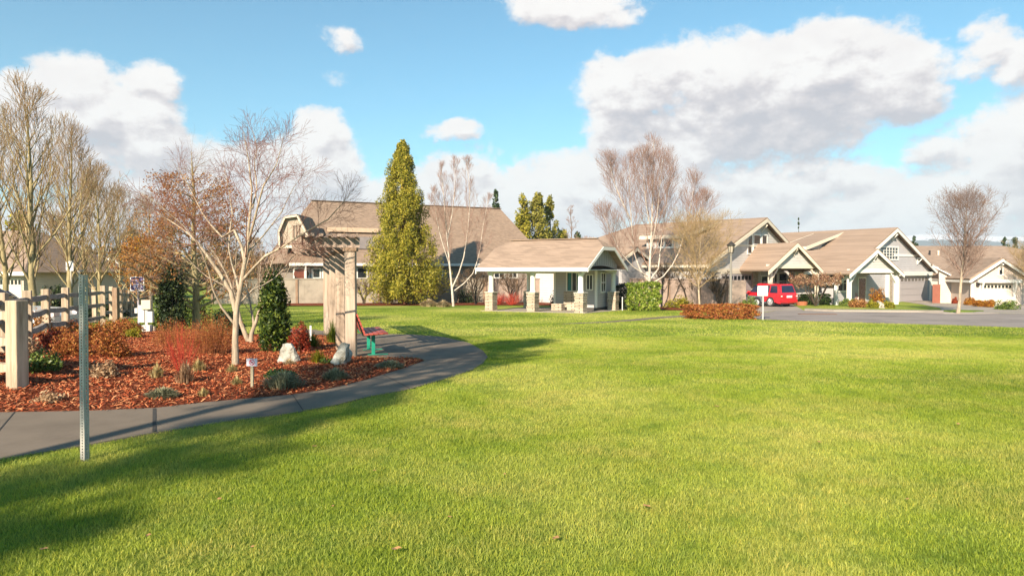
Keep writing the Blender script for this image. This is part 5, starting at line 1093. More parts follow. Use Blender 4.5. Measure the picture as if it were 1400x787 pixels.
# ---- far right house
P3 = Vector(P(1371, 360, 53)[:2]); F3 = Fr(P3, -10); g3 = tz(53)
h4 = thing('far_right_house', 'pinkish beige house with a wide garage cut by the right edge', 'house', (P3.x, P3.y, g3))
aP, zP = F3.pix(1371, 354, .4); aL, zL = F3.pix(1326.7, 382.7, .4); aRr = aP+(aP-aL)
gable(h4, F3, aL, zL, aP, zP, aRr, zL, 6, g3-.3, PINKB, oh=.4, ins=.35, rm=ROOF2, trim=.22)
a0, zt = F3.pix(1344, 388); a1 = aP+(aP-a0)-.3; garage(h4, F3, a0, a1, g3-.02, zt, 0, DOORC); _, zu = F3.pix(1360, 382); mb = MB().box(a0-.5, a1+.5, -.42, -.04, zt+.1, zu, F3.M); mb.build('header_beam', WHITE, h4)
for a in (a0-.15, a1+.15): MB().box(a-.1, a+.1, -.06, 0, g3-.1, zt+.1, F3.M).build('door_trim', WHITE, h4); mb = MB().bar((a, -.06, zt-.75), (a+(.7 if a < aP else -.7)*0, -.4, zt+.1), .12, .12, M=F3.M, up=(1, 0, 0)); mb.build('brace', WHITE, h4)
winpx(F3, h4, 1366, 366.5, 1370, 375, nx=1, trim=.09); brace(h4, F3, aP, 0, zP-.4, .35)
a, _ = F3.pix(1328.5, 400); MB().box(a-.08, a+.08, -.03, .02, g3-.1, zL+.1, F3.M).build('corner_board', WHITE, h4)
a, z = F3.pix(1336, 388.5); MB().box(a-.09, a+.09, -.2, -.0, z-.15, z+.15, F3.M).build('wall_lamp', DARKP, h4)
F3b = Fr(P(1262, 360, 72)[:2], 0); L_ = F3b.pix(1372, 340)[0]; _, zr = F3b.pix(1262, 336); _, ze3 = F3b.pix(1300, 374, 9); ze3 = zr-ze3
roofslab(h4, F3b, [[(-5.5, 9, zr-ze3), (L_+7, 9, zr-ze3), (L_, 0, zr), (-1, 0, zr)], [(L_+7, -9, zr-ze3), (-5.5, -9, zr-ze3), (-1, 0, zr), (L_, 0, zr)], [(L_+7, 9, zr-ze3), (L_+7, -9, zr-ze3), (L_, 0, zr)], [(-5.5, -9, zr-ze3), (-5.5, 9, zr-ze3), (-1, 0, zr)]], ROOF2, .14, 'main_roof')
MB().box(-4.9, L_+6.4, -8.4, 8.4, tz(60)-.3, zr-ze3-.05, F3b.M).build('main_wall', PINKB, h4)
aw, _ = F3b.pix(1318, 400, 8.4); MB().box(F3b.pix(1317, 400, 8.45)[0], F3b.pix(1322, 400, 8.45)[0], -8.48, -8.4, tz(56)-.1, tz(56)+1.9, F3b.M).build('side_door', CREAM, h4)
for x, y in ((1271, 345), (1283, 344)):
    b = 3.2; a, z = F3b.pix(x, y, b); MB().cyl(F3b.pt(a, b, zr-ze3/9*b-.1), F3b.pt(a, b, zr-ze3/9*b+.45), .09, .09, 8).build('roof_vent', DARKP if x < 1280 else CREAM, h4)
# small side wing between the two right houses
FT = Fr(P(1300, 360, 57)[:2], -30); wg = thing('garage_wing', 'low pinkish wing wall between the two right garages', 'building', FT.pt(0, 0, g2)); a0, zt = FT.pix(1284, 367); a1, z1 = FT.pix(1307, 377.5)
MB().slab([FT.pt(a0, 0, g2-.2), FT.pt(a1, 0, g2-.2), FT.pt(a1, 0, z1), FT.pt(a0, 0, zt)], 2.5, nrm=(FT.Nn.x, FT.Nn.y, 0)).build('wall', PINKB, wg)
ar, zr_ = FT.pix(1275, 361, .3); ae, ze = FT.pix(1308, 377.5, .3); rake(wg, FT, [(ar, zr_), (ae, ze)], .3, .2); roofslab(wg, FT, [[(ar, .3, zr_), (ar, -4, zr_), (ae, -4, ze), (ae, .3, ze)][::-1]], ROOF2, .1)
a, z = FT.pix(1281, 403); MB().box(a-.35, a+.2, -1.0, -.9, g2-.1, z+.9, FT.M).build('gate', paint('red_brown_gate', (.24, .08, .05), .7), None); bpy.data.objects['gate'].name = 'garden_gate'; tag(bpy.data.objects['garden_gate'], 'reddish brown wooden gate beside the right garage stone pier', 'gate')
mb = MB(); q = GX(1317, 52); mb.cyl((q[0], q[1], q[2]), (q[0], q[1], q[2]+1.0), .04, .04, 8).box(q[0]-.12, q[0]+.12, q[1]-.25, q[1]+.2, q[2]+1.0, q[2]+1.25)
# ---- two houses on the left beyond the side street
P4 = Vector(P(-30, 360, 42)[:2]); F4 = Fr(P4, -8); g4 = tz(42); h5 = thing('left_house', 'low house with brown roof and pale garage wall at the left edge', 'house', (P4.x, P4.y, g4))
_, ze = F4.pix(10, 372); _, zr = F4.pix(10, 316, -5); aR, _ = F4.pix(38, 372)
MB().box(-8, aR-.3, 0, 9, g4-.3, ze, F4.M).build('wall', PINKB, h5); roofslab(h5, F4, [[(-8.5, .5, ze), (aR+.2, .5, ze), (aR-3.5, -4.5, zr), (-8.5, -4.5, zr)], [(aR+.2, -9.5, ze), (-8.5, -9.5, ze), (-8.5, -4.5, zr), (aR-3.5, -4.5, zr)], [(aR+.2, .5, ze), (aR+.2, -9.5, ze), (aR-3.5, -4.5, zr)]], ROOF2)
MB().box(-8.5, aR+.25, -.56, -.5, ze-.2, ze+.02, F4.M).build('fascia', WHITE, h5); garage(h5, F4, F4.pix(-10, 385)[0], F4.pix(30, 385)[0], g4, ze-.35, 0, DOORC)
P5 = Vector(P(75, 360, 46)[:2]); F5 = Fr(P5, 20); g5 = tz(46); h6 = thing('left_house', 'tan house with white gable trim half hidden by mossy trees', 'house', (P5.x, P5.y, g5))
aP, zP = F5.pix(52, 350, .4); aR, zR = F5.pix(92, 371, .4); gable(h6, F5, aP-(aR-aP), zR, aP, zP, aR, zR, 10, g5-.3, BEIGE, oh=.4, rm=ROOF2, trim=.2); winpx(F5, h6, 60, 378, 72, 390, nx=2)
P6 = Vector(P(150, 360, 66)[:2]); F6 = Fr(P6, 5); g6 = tz(66); h7 = thing('distant_house', 'pale house with shadowed garage glimpsed between trees left of the blue sign', 'house', (P6.x, P6.y, g6))
aP, zP = F6.pix(150, 352, .4); aR, zR = F6.pix(195, 374, .4); gable(h7, F6, aP-(aR-aP), zR, aP, zP, aR, zR, 9, g6-.3, LGREY, oh=.4, rm=ROOF2, trim=.2); winpx(F6, h7, 140, 376, 150, 388, nx=2); winpx(F6, h7, 160, 376, 172, 388, nx=2)
P7 = Vector(P(100, 360, 60)[:2])
# ---- rail fences
FPOST = bark('split_post_wood', (.30, .22, .15), (.56, .44, .32), 16, .07); FRAIL = bark('grey_rail_wood', (.22, .19, .165), (.38, .33, .29), 9, .3)  # rail wood is darker and greyer than the post wood
def rz(x, y): return tz(y)+(mound(x, y) if y < 30 else 0)
def fence(name, lab, pts, w_, railm=None, nr=3, hs=None, thk=.13):
    x, y = pts[0]; root = thing(name, lab, 'fence', (x, y, tz(y))); tops = []
    rg = random.Random(int(abs(x)*100))
    for i, (x, y) in enumerate(pts):
        h = hs[i] if hs else 1.3; z = rz(x, y); dx = Vector(pts[min(i+1, len(pts)-1)])-Vector(pts[max(0, i-1)]); an = math.atan2(dx.y, dx.x)
        M = Matrix.Translation((x, y, z)) @ Matrix.Rotation(an+rg.uniform(-.1, .1), 4, 'Z') @ Matrix.Rotation(rg.uniform(-.012, .012), 4, 'X')
        MB().box(-w_/2, w_/2, -w_/2, w_/2, -.1, h, M).build('post', FPOST, root, bevel=.012); tops.append((Vector((x, y, z)), h))
    for (p, h0), (q, h1_) in zip(tops[:-1], tops[1:]):
        if (q-p).length < .3: continue
        for k in range(nr):
            f = .84-.30*k; a = p+Vector((0, 0, h0*f)); b = q+Vector((0, 0, h1_*f)); d = (b-a); sg = 6; mb = MB(); prev = None
            s = Vector((d.y, -d.x, 0)).normalized()
            for j in range(sg+1):
                t = j/sg; c = a+d*t+Vector((0, 0, -.03*math.sin(t*3.14)+rg.uniform(-.008, .008))); tp = .55 if j in (0, sg) else 1; ww, hh = thk*.42*tp, thk*.5*tp
                ring = [c-s*ww-Vector((0, 0, hh)), c+s*ww-Vector((0, 0, hh*.9)), c+s*ww*.8+Vector((0, 0, hh)), c-s*ww*.9+Vector((0, 0, hh*.95))]
                if prev: mb.add(prev+ring, [(0, 1, 5, 4), (1, 2, 6, 5), (2, 3, 7, 6), (3, 0, 4, 7)]+([(3, 2, 1, 0)] if j == 1 else [])+([(4, 5, 6, 7)] if j == sg else []))
                prev = ring
            mb.build('rail', railm or FRAIL, root)
    return root
def fp(px, py): g = G(px, py); return (g[0], g[1])
def hp(px, top, p): return P(px, top, p[1])[2]-rz(*p)
run1 = [(px, top, fp(px, py)) for px, top, py in ((-75, 402, 512), (5, 400, 497), (38.5, 397, 481), (63.5, 395, 470), (90, 393, 462), (141, 390.5, 446))]
fence('rail_fence', 'three rail split wood fence running back beside the mulch bed', [r[2] for r in run1], .17, hs=[hp(*r[:1], r[1], r[2]) for r in run1])
run2 = [(px, top, fp(px, py)) for px, top, py in ((24, 410.5, 535), (-150, 408, 524), (-330, 406, 514))]
fence('rail_fence', 'nearest fence end with a thick pale post and light rails at the left edge', [r[2] for r in run2], .19, railm=FPOST, hs=[hp(*r[:1], r[1], r[2]) for r in run2], thk=.15)
run3 = [(130, 392, fp(130, 439)), (153, 391.5, fp(153, 437)), (159, 393, fp(159, 442)), (165.5, 395.5, fp(165.5, 434)), (171.5, 396, fp(171.5, 433)), (178, 396.5, fp(178, 432.5)), (185, 397, fp(185, 432)), (192, 397.5, fp(192, 432)), (199, 398, fp(199, 431.5)), (206, 398, fp(206, 431.5))]
run3 = [r for r in run3 if r[0] != 159]
fence('rail_fence', 'farther curving rail fence behind the blue sign', [r[2] for r in run3], .17, hs=[max(1.2, hp(*r[:1], r[1], r[2])) for r in run3])
q = fp(159, 443); o = MB().box(q[0]-.1, q[0]+.1, q[1]-.1, q[1]+.1, rz(*q)-.1, rz(*q)+P(159, 393, q[1])[2]-rz(*q)).build('fence_post', WOODP, bevel=.01); tag(o, 'brown shaded fence post standing alone left of the blue sign', 'post')
# ---- perforated metal post
STEEL = paint('galvanised_steel', (.44, .41, .36), .6, .25, 6, .3, .15)
def perforated():
    g = G(116, 630); s = .025; c = .0254; n = 65; r = .0068; mb = MB()
    M = Matrix.Translation(g) @ Matrix.Rotation(R(0.45), 4, 'Y') @ Matrix.Rotation(R(-14), 4, 'Z')
    for side in range(4):
        Q = M @ Matrix.Rotation(side*math.pi/2, 4, 'Z')
        for k in range(n):
            z0 = k*c; z1 = z0+c; zc = (z0+z1)/2; o = [(s*a, -s, z) for a, z in ((-1, z0), (1, z0), (1, z1), (-1, z1))]
            ci = [(math.cos(t*.7854+.3927)*r, -s, zc+math.sin(t*.7854+.3927)*r) for t in range(8)]
            # outer corners: 0 bl,1 br,2 tr,3 tl ; circle 0..7 starting at 22 deg
            mb.add(o+ci, [(1, 2, 4+0), (2, 4+1, 4+0), (2, 3, 4+2), (2, 4+2, 4+1), (3, 4+3, 4+2), (3, 0, 4+4), (3, 4+4, 4+3), (0, 4+5, 4+4), (0, 1, 4+6), (0, 4+6, 4+5), (1, 4+7, 4+6), (1, 4+0, 4+7)], Q)
    o = mb.build('sign_post', STEEL); sm = o.modifiers.new('wall', 'SOLIDIFY'); sm.thickness = .0022; sm.offset = -1
    tag(o, 'tall bare galvanised steel post with a column of punched holes', 'sign post')
perforated()
# ---- signs
def text(s, size, M, m, parent, name, ext=.0008, align='CENTER', squash=1):
    cu = bpy.data.curves.new('t', 'FONT'); cu.body = s; cu.size = size; cu.align_x = align; cu.align_y = 'CENTER'; cu.extrude = ext; cu.resolution_u = 3
    to = bpy.data.objects.new('t', cu); C.objects.link(to); dg = bpy.context.evaluated_depsgraph_get(); me = bpy.data.meshes.new_from_object(to.evaluated_get(dg)); bpy.data.objects.remove(to)
    me.transform(M @ Matrix.Diagonal((squash, 1, 1, 1))); return link(name, me, m, parent)
def facing(p, yaw=0): return Matrix.Translation(p) @ Matrix.Rotation(R(yaw), 4, 'Z') @ Matrix.Rotation(R(90), 4, 'X')
NAVY = paint('navy_sign', (.025, .02, .12), .35, .05); SIGNW = paint('sign_white', (.78, .76, .74), .4, .03); WOODG = bark('grey_stake_wood', (.30, .26, .17), (.46, .40, .28), 12)
g = fp(190, 445); Y = g[1]; z0 = rz(*g); s = thing('notice_sign', 'navy blue notice sign with pale lettering on a grey post', 'sign', (g[0], Y, z0))
a, b = P(179.3, 397.4, Y), P(197.8, 378, Y); M4 = facing(((a[0]+b[0])/2, Y-.06, (a[2]+b[2])/2)); hw, hh = (b[0]-a[0])/2, (b[2]-a[2])/2
MB().box(-hw, hw, -hh, hh, -.02, 0, M4).build('board', SIGNW, s); MB().box(-hw*.90, hw*.90, -hh*.90, hh*.90, .0, .004, M4).build('face', NAVY, s)
LILAC = paint('lilac_letters', (.42, .40, .72), .4, .2)
def marks(row, y, hgt, width, m, seed, words=1):
    """rows of small letter-like strokes where the lettering is too small to read"""
    rg = random.Random(seed); mb = MB(); x = -width; 
    while x < width:
        w_ = rg.uniform(.028, .042)
        if rg.random() > .12 or row == 0:
            k = rg.choice([0, 1, 2]); mb.box(x, x+.006, y-hgt/2, y+hgt/2*(1 if k else .5), .004, .006, M4)
            if k: mb.box(x+w_*.55, x+w_*.55+.006, y-hgt/2, y+hgt/2*rg.choice([.4, 1]), .004, .006, M4)
            if k != 1: mb.box(x+.006, x+w_*.55, y-hgt*.1, y+hgt*.1, .004, .006, M4)
            mb.box(x+.004, x+w_*.6, y-hgt/2, y-hgt/2+.006, .004, .006, M4)
        x += w_
    mb.build('lettering', m, s)
marks(0, hh*.50, hh*.30, hw*.78, LILAC, 1); marks(1, hh*-.08, hh*.22, hw*.66, SIGNW, 2); marks(2, hh*-.40, hh*.18, hw*.72, SIGNW, 3); marks(3, hh*-.68, hh*.15, hw*.5, SIGNW, 4)
MB().box(g[0]-.03, g[0]+.03, Y-.04, Y+.02, z0-.05, a[2]+.1).build('post', paint('grey_post', (.30, .28, .33), .5), s)
g = fp(97.5, 432); Y = 26.0; g = GX(97.5, Y); z0 = tz(Y); s = thing('notice_sign', 'small white notice on a thin pale pole above the rail fence', 'sign', (g[0], Y, z0)); a, b = P(91.2, 370, Y), P(101, 357, Y); M4 = facing(((a[0]+b[0])/2, Y-.04, (a[2]+b[2])/2))
MB().box(-(b[0]-a[0])/2, (b[0]-a[0])/2, -(b[2]-a[2])/2, (b[2]-a[2])/2, -.005, .005, M4).build('plate', SIGNW, s); MK = paint('grey_ink', (.22, .22, .30), .5); hw, hh = (b[0]-a[0])/2, (b[2]-a[2])/2
mb = MB().box(-.02, .02, hh*.25, hh*.45, .005, .007, M4)
for x in (-.08, -.05, -.02, .01, .05, .08): mb.box(x-.009, x+.009, -hh*.28, -hh*.02, .005, .007, M4)
mb.build('lettering', MK, s); MB().cyl((g[0], Y, z0-.1), (g[0], Y, b[2]), .03, .03, 8).build('pole', paint('pale_pole', (.55, .47, .38), .5), s)
q = GX(108.5, 26.5); s = MB().cyl((q[0], q[1], q[2]-.1), (q[0], q[1], P(108, 371, 26.5)[2]), .035, .03, 8).bar(P(107, 371, 26.5), P(114, 369.5, 26.5), .05, .05).build('utility_pole', WHITE); tag(s, 'thin white pole with short arm behind the metal post', 'pole')
g = fp(345, 531); Y = g[1]; z0 = rz(*g)+.02; s = thing('warning_sign', 'little no dogs sign with a red ring on a short stake in the mulch', 'sign', (g[0], Y, z0)); a, b = P(337.6, 500, Y), P(352.6, 489.5, Y); c = ((a[0]+b[0])/2, Y-.022, (a[2]+b[2])/2); M4 = facing(c, -3); hw, hh = (b[0]-a[0])/2, (b[2]-a[2])/2
MB().box(-hw, hw, -hh, hh, -.004, 0, M4).build('plate', paint('lilac_white_plate', (.66, .62, .68), .4, .03), s, bevel=.002)
RED = paint('sign_red', (.55, .02, .06), .4, .03); BLK = paint('sign_black', (.02, .02, .06), .5, .03); mb = MB(); rO, rI = hh*.74, hh*.56
for k in range(24):
    t0, t1 = k*math.pi/12, (k+1)*math.pi/12; mb.add([(math.cos(t0)*rI, math.sin(t0)*rI, .0015), (math.cos(t0)*rO, math.sin(t0)*rO, .0015), (math.cos(t1)*rO, math.sin(t1)*rO, .0015), (math.cos(t1)*rI, math.sin(t1)*rI, .0015)], [(0, 1, 2, 3)], M4)
mb.bar((-rI*.72, rI*.72, .0022), (rI*.72, -rI*.72, .0022), .002, rO-rI, M=M4, up=(1, 1, 0)); mb.build('prohibition_ring', RED, s)
mb = MB().box(-rI*.55, rI*.25, -rI*.2, rI*.12, .0004, .001, M4).box(-rI*.5, -rI*.36, -rI*.6, -rI*.2, .0004, .001, M4).box(rI*.08, rI*.22, -rI*.6, -rI*.2, .0004, .001, M4).box(rI*.12, rI*.5, rI*.0, rI*.35, .0004, .001, M4).box(-rI*.68, -rI*.5, rI*.05, rI*.3, .0004, .001, M4); mb.build('dog_symbol', BLK, s)
MB().box(g[0]-.018, g[0]+.018, Y-.018, Y+.012, z0-.05, c[2]+.02).build('stake', WOODG, s)
# street sign seen from behind
g = G(1041, 437); Y = g[1]; s = thing('street_sign', 'white backed square sign on a pole in front of the red car', 'sign', g); a, b = P(1036, 404.3, Y), P(1050.3, 390.8, Y); MB().box(a[0], b[0], Y+.03, Y+.035, a[2], b[2]).build('plate', SIGNW, s, bevel=.002); xm = (a[0]+b[0])/2
MB().box(xm-.028, xm+.028, Y-.028, Y+.028, g[2]-.05, b[2]-.03).build('pole', paint('pale_grey_pole', (.5, .5, .5), .5, .05, metal=.3), s)
# street lamp
Y = 37.5; g = GX(999, Y); s = thing('street_lamp', 'post top street lamp with a dark lantern behind the low orange hedge', 'street lamp', g); LP = paint('lamp_post_grey', (.24, .22, .19), .5, .05, metal=.2); LB = paint('lamp_black', (.04, .035, .03), .45)
x, z1 = g[0], P(999, 346, Y)[2]; MB().cyl((x, Y, g[2]-.05), (x, Y, g[2]+.5), .13, .10, 16).cyl((x, Y, g[2]+.5), (x, Y, z1), .075, .055, 16).cyl((x, Y, z1-.1), (x, Y, z1), .09, .1, 16).build('pole', LP, s)
zt = P(999, 329, Y)[2]; H_ = zt-z1; mb = MB()
for k in range(6):
    t = k*math.pi/3; mb.bar((x+math.cos(t)*.11, Y+math.sin(t)*.11, z1), (x+math.cos(t)*.19, Y+math.sin(t)*.19, z1+H_*.62), .02, .02, up=(math.cos(t), math.sin(t), 0))
mb.cyl((x, Y, z1), (x, Y, z1+.03), .13, .13, 12).cyl((x, Y, z1+H_*.6), (x, Y, z1+H_*.68), .24, .24, 12).cyl((x, Y, z1+H_*.68), (x, Y, z1+H_*.92), .23, .06, 12).cyl((x, Y, z1+H_*.92), (x, Y, zt), .03, .015, 8); mb.build('lantern', LB, s)
MB().cyl((x, Y, z1+.03), (x, Y, z1+H_*.6), .10, .17, 12).build('lamp_glass', paint('lantern_glass', (.38, .33, .26), .15), s)
# white stake
g = fp(425, 470); z0 = rz(*g); o = MB().box(g[0]-.02, g[0]+.02, g[1]-.02, g[1]+.02, z0-.05, P(425, 445, g[1])[2]).build('stake', SIGNW); o.name = 'marker_stake'; tag(o, 'short white marker stake behind the red nandina', 'stake')
# utility boxes
g = fp(203, 456); Y = g[1]; z0 = rz(*g); CRM = paint('cream_box', (.60, .50, .36), .5, .08); BXW = paint('box_white', (.58, .56, .53), .5, .08)
s = thing('utility_pedestal', 'cream and white meter boxes on a post at the rear of the bed', 'utility box', (g[0], Y, z0))
def pb(x0, y0, x1, y1, nm, m, d=.14, off=0): a, b = P(x0, y1, Y+off), P(x1, y0, Y+off); MB().box(a[0], b[0], Y+off-d/2, Y+off+d/2, a[2], b[2]).build(nm, m, s, bevel=.008)
pb(194.5, 410, 207, 422.5, 'cream_box', CRM); pb(190, 417, 198.3, 440.5, 'white_box', BXW, .12, .04); pb(203, 425.5, 209.5, 440.5, 'white_box', BXW, .12, .04); pb(195.5, 444, 206.5, 455.5, 'base_box', BXW, .16); pb(199, 420, 202.3, 446, 'post', paint('grey_metal_post', (.5, .47, .42), .5), .07, .02); pb(207, 446, 212, 452, 'small_box', CRM, .1, .1)
pb(185, 421, 189, 428, 'meter_box', BXW, .1, .05)
# ---- rocks
from mathutils.noise import noise_vector as noise_vec
def rock(name, lab, pts, Y, dp, seed, m):
    """boulder: outline in metres swept back with tapering and chipped facets"""
    rg = random.Random(seed); ws = [P(x, y, Y) for x, y in pts]; cx = sum(p[0] for p in ws)/len(ws); zlo = min(p[2] for p in ws); bm = bmesh.new()
    lay = [(-.5, .72), (-.28, .97), (0, 1.0), (.3, .9), (.5, .6)]
    for t, sc_ in lay:
        for p in ws: bm.verts.new((cx+(p[0]-cx)*sc_+rg.uniform(-.02, .02), Y+dp*.35+t*dp+rg.uniform(-.02, .02)+(p[2]-zlo)*.12, zlo-.04+(p[2]-zlo+.04)*sc_+rg.uniform(-.015, .015)))
    r_ = bmesh.ops.convex_hull(bm, input=bm.verts[:]); bmesh.ops.delete(bm, geom=[v for v in bm.verts if not v.link_faces], context='VERTS')
    bmesh.ops.subdivide_edges(bm, edges=bm.edges[:], cuts=4, use_grid_fill=True)
    for v in bm.verts:
        v.co += noise_vec(v.co*9+Vector((seed, 0, 0)))*.028+noise_vec(v.co*26)*.009
    me = bpy.data.meshes.new(name); bm.to_mesh(me); bm.free(); return tag(link(name, me, m), lab, 'rock', 'upright rocks in the bed')
def rockmat():
    m, nt, out = newmat('grey_rock'); v = coords(nt); a = noise(nt, v, 5, 7, .65, .8); b = noise(nt, v, 30, 5, .7)
    c = ramp(nt, a, [(.36, (.17, .145, .10)), (.48, (.38, .36, .31)), (.62, (.58, .56, .50))]); c = mixc(nt, mth(nt, 'MULTIPLY', b, .5), c, mixc(nt, 1, c, (.6, .58, .52), 'MULTIPLY')); princ(nt, out, c, .85, .2, nrm=bump(nt, mth(nt, 'ADD', a, b), .9, .03)); return m
RK = rockmat(); Y = G(392, 499)[1]; rock('boulder', 'pale grey upright rock beside the dark green conifer column', [(378,494),(381,488),(385,471),(395,470),(401,480),(408,492),(404,498),(390,499)], Y, .22, 3, RK)
Y = G(465, 501)[1]; rock('boulder', 'pale grey rock leaning at the foot of the wooden pillars', [(452,495),(458,487),(462,474),(468,468),(474,471),(473,485),(471,499),(462,501)], Y, .2, 5, RK); rock('boulder', 'darker small rock wedged behind the leaning one', [(468,491),(470,474),(474,471),(480,484),(479,490),(474,492)], Y+.25, .12, 9, RK)
g = G(1204, 421); rock('boulder', 'small pale garden rock in front of the right house', [(1196,421),(1198,415),(1203,411),(1209,414),(1216,421)], g[1], .5, 11, RK)
g = G(1361, 420); rock('boulder', 'small pale rock at the end of the orange shrub row', [(1357,421),(1358,415),(1362,413),(1366,416),(1367,421)], g[1], .5, 12, RK)
# ---- wooden pillar pergola
PW = bark('cedar_pillar_wood', (.27, .20, .145), (.50, .39, .30), 9, .06); s = thing('pergola', 'weathered wooden pergola on four square pillars in a row beside the bench', 'pergola', (-3.3, 14, tz(14)))
pil = [((480.3, 488.3), .205), ((466.5, 479), .205), ((457.3, 468.5), .205), ((448, 457), .205)]; pp = []
for (px, py), w_ in pil:
    x, y = fp(px, py); z0 = rz(x, y) if y < 16.2 else tz(y); pp.append((x, y)); M = Matrix.Translation((x, y, 0)) @ Matrix.Rotation(R(4), 4, 'Z'); MB().box(-w_/2, w_/2, -w_/2, w_/2, z0-.1, 2.09, M).build('pillar', PW, s, bevel=.01)
    MB().box(-w_/2-.03, w_/2+.03, -w_/2-.03, w_/2+.03, 2.06, 2.13, M).build('pillar_cap', WOODP, s)
d = (Vector(pp[-1])-Vector(pp[0])).normalized(); FQ = Fr(pp[0], vec=(-d.y*-1, -d.x*1) if False else (d.y, -d.x)); Lq = (Vector(pp[-1])-Vector(pp[0])).length
# FQ: a runs right across the row, -b runs back along it
TOPW = bark('weathered_top_wood', (.25, .18, .14), (.46, .35, .28), 10, .3)
for j, (x, y) in enumerate(pp):
    o_ = Vector((x, y))-FQ.O; b_ = o_.dot(FQ.Nn); a_ = o_.dot(FQ.A)
    prof_ = [(a_+.17, 2.13), (a_-.80, 2.13), (a_-.95, 2.18), (a_-1.03, 2.27), (a_-1.03, 2.33), (a_+.17, 2.33)]
    for sgn in (-1, 1): MB().slab([FQ.pt(p_, b_+sgn*.075+.02, z_) for p_, z_ in prof_[::-1]], .04, nrm=(FQ.Nn.x, FQ.Nn.y, 0)).build('cross_beam', TOPW, s, bevel=.004)
for j in range(7):
    a_ = .1-j*.17; MB().bar(FQ.pt(a_, .32, 2.365+.006*(j % 2)), FQ.pt(a_-.0, -Lq-.3, 2.365+.006*(j % 2)), .075, .06).build('top_slat', TOPW, s, bevel=.004)
# ---- bench
g1_, g2_ = G(510.5, 486), G(501.5, 479.5); bs = Vector(g1_[:2]); be = Vector((bs.x-.28, bs.y+.86)); FB = Fr(bs, vec=((be-bs).y, -(be-bs).x)); zg = tz(bs.y)+.02
# a: seat front direction (right), -b: along the length
s = thing('park_bench', 'red slatted park bench on green metal legs facing the lawn', 'bench', (bs.x, bs.y, zg)); GRN = paint('green_metal', (.02, .27, .17), .4, .05); REDW = paint('red_slat', (.42, .085, .06), .45, .12, 9); LB_ = .9
for b in (0, -LB_):
    mb = MB(); mb.box(-.035, .035, -b-.03, -b+.03, zg, zg+.42, FB.M); mb.box(-.12, .3, -b-.035, -b+.035, zg, zg+.015, FB.M); mb.bar((-.2, -b, zg+.41), (.24, -b, zg+.43), .045, .04, M=FB.M, up=(0, 0, 1)); mb.bar((-.2, -b, zg+.40), (-.36, -b, zg+.86), .045, .035, M=FB.M, up=(1, 0, 0)); mb.build('leg', GRN, s, bevel=.004)
for k in range(5): a = -.17+k*.098; z = zg+.445+.004*k; MB().box(a-.043, a+.043, .32*-1, LB_+.32, z-.015, z+.018, FB.M).build('seat_slat', REDW, s, bevel=.005)
for k in range(5): t = (k+.4)/5; a = -.205-.16*t; z = zg+.47+.41*t; mb = MB(); M_ = FB.M @ Matrix.Translation((a, 0, z)) @ Matrix.Rotation(R(-19), 4, 'Y'); mb.box(-.016, .016, -.32, LB_+.32, -.037, .037, M_); mb.build('back_slat', REDW, s, bevel=.005)
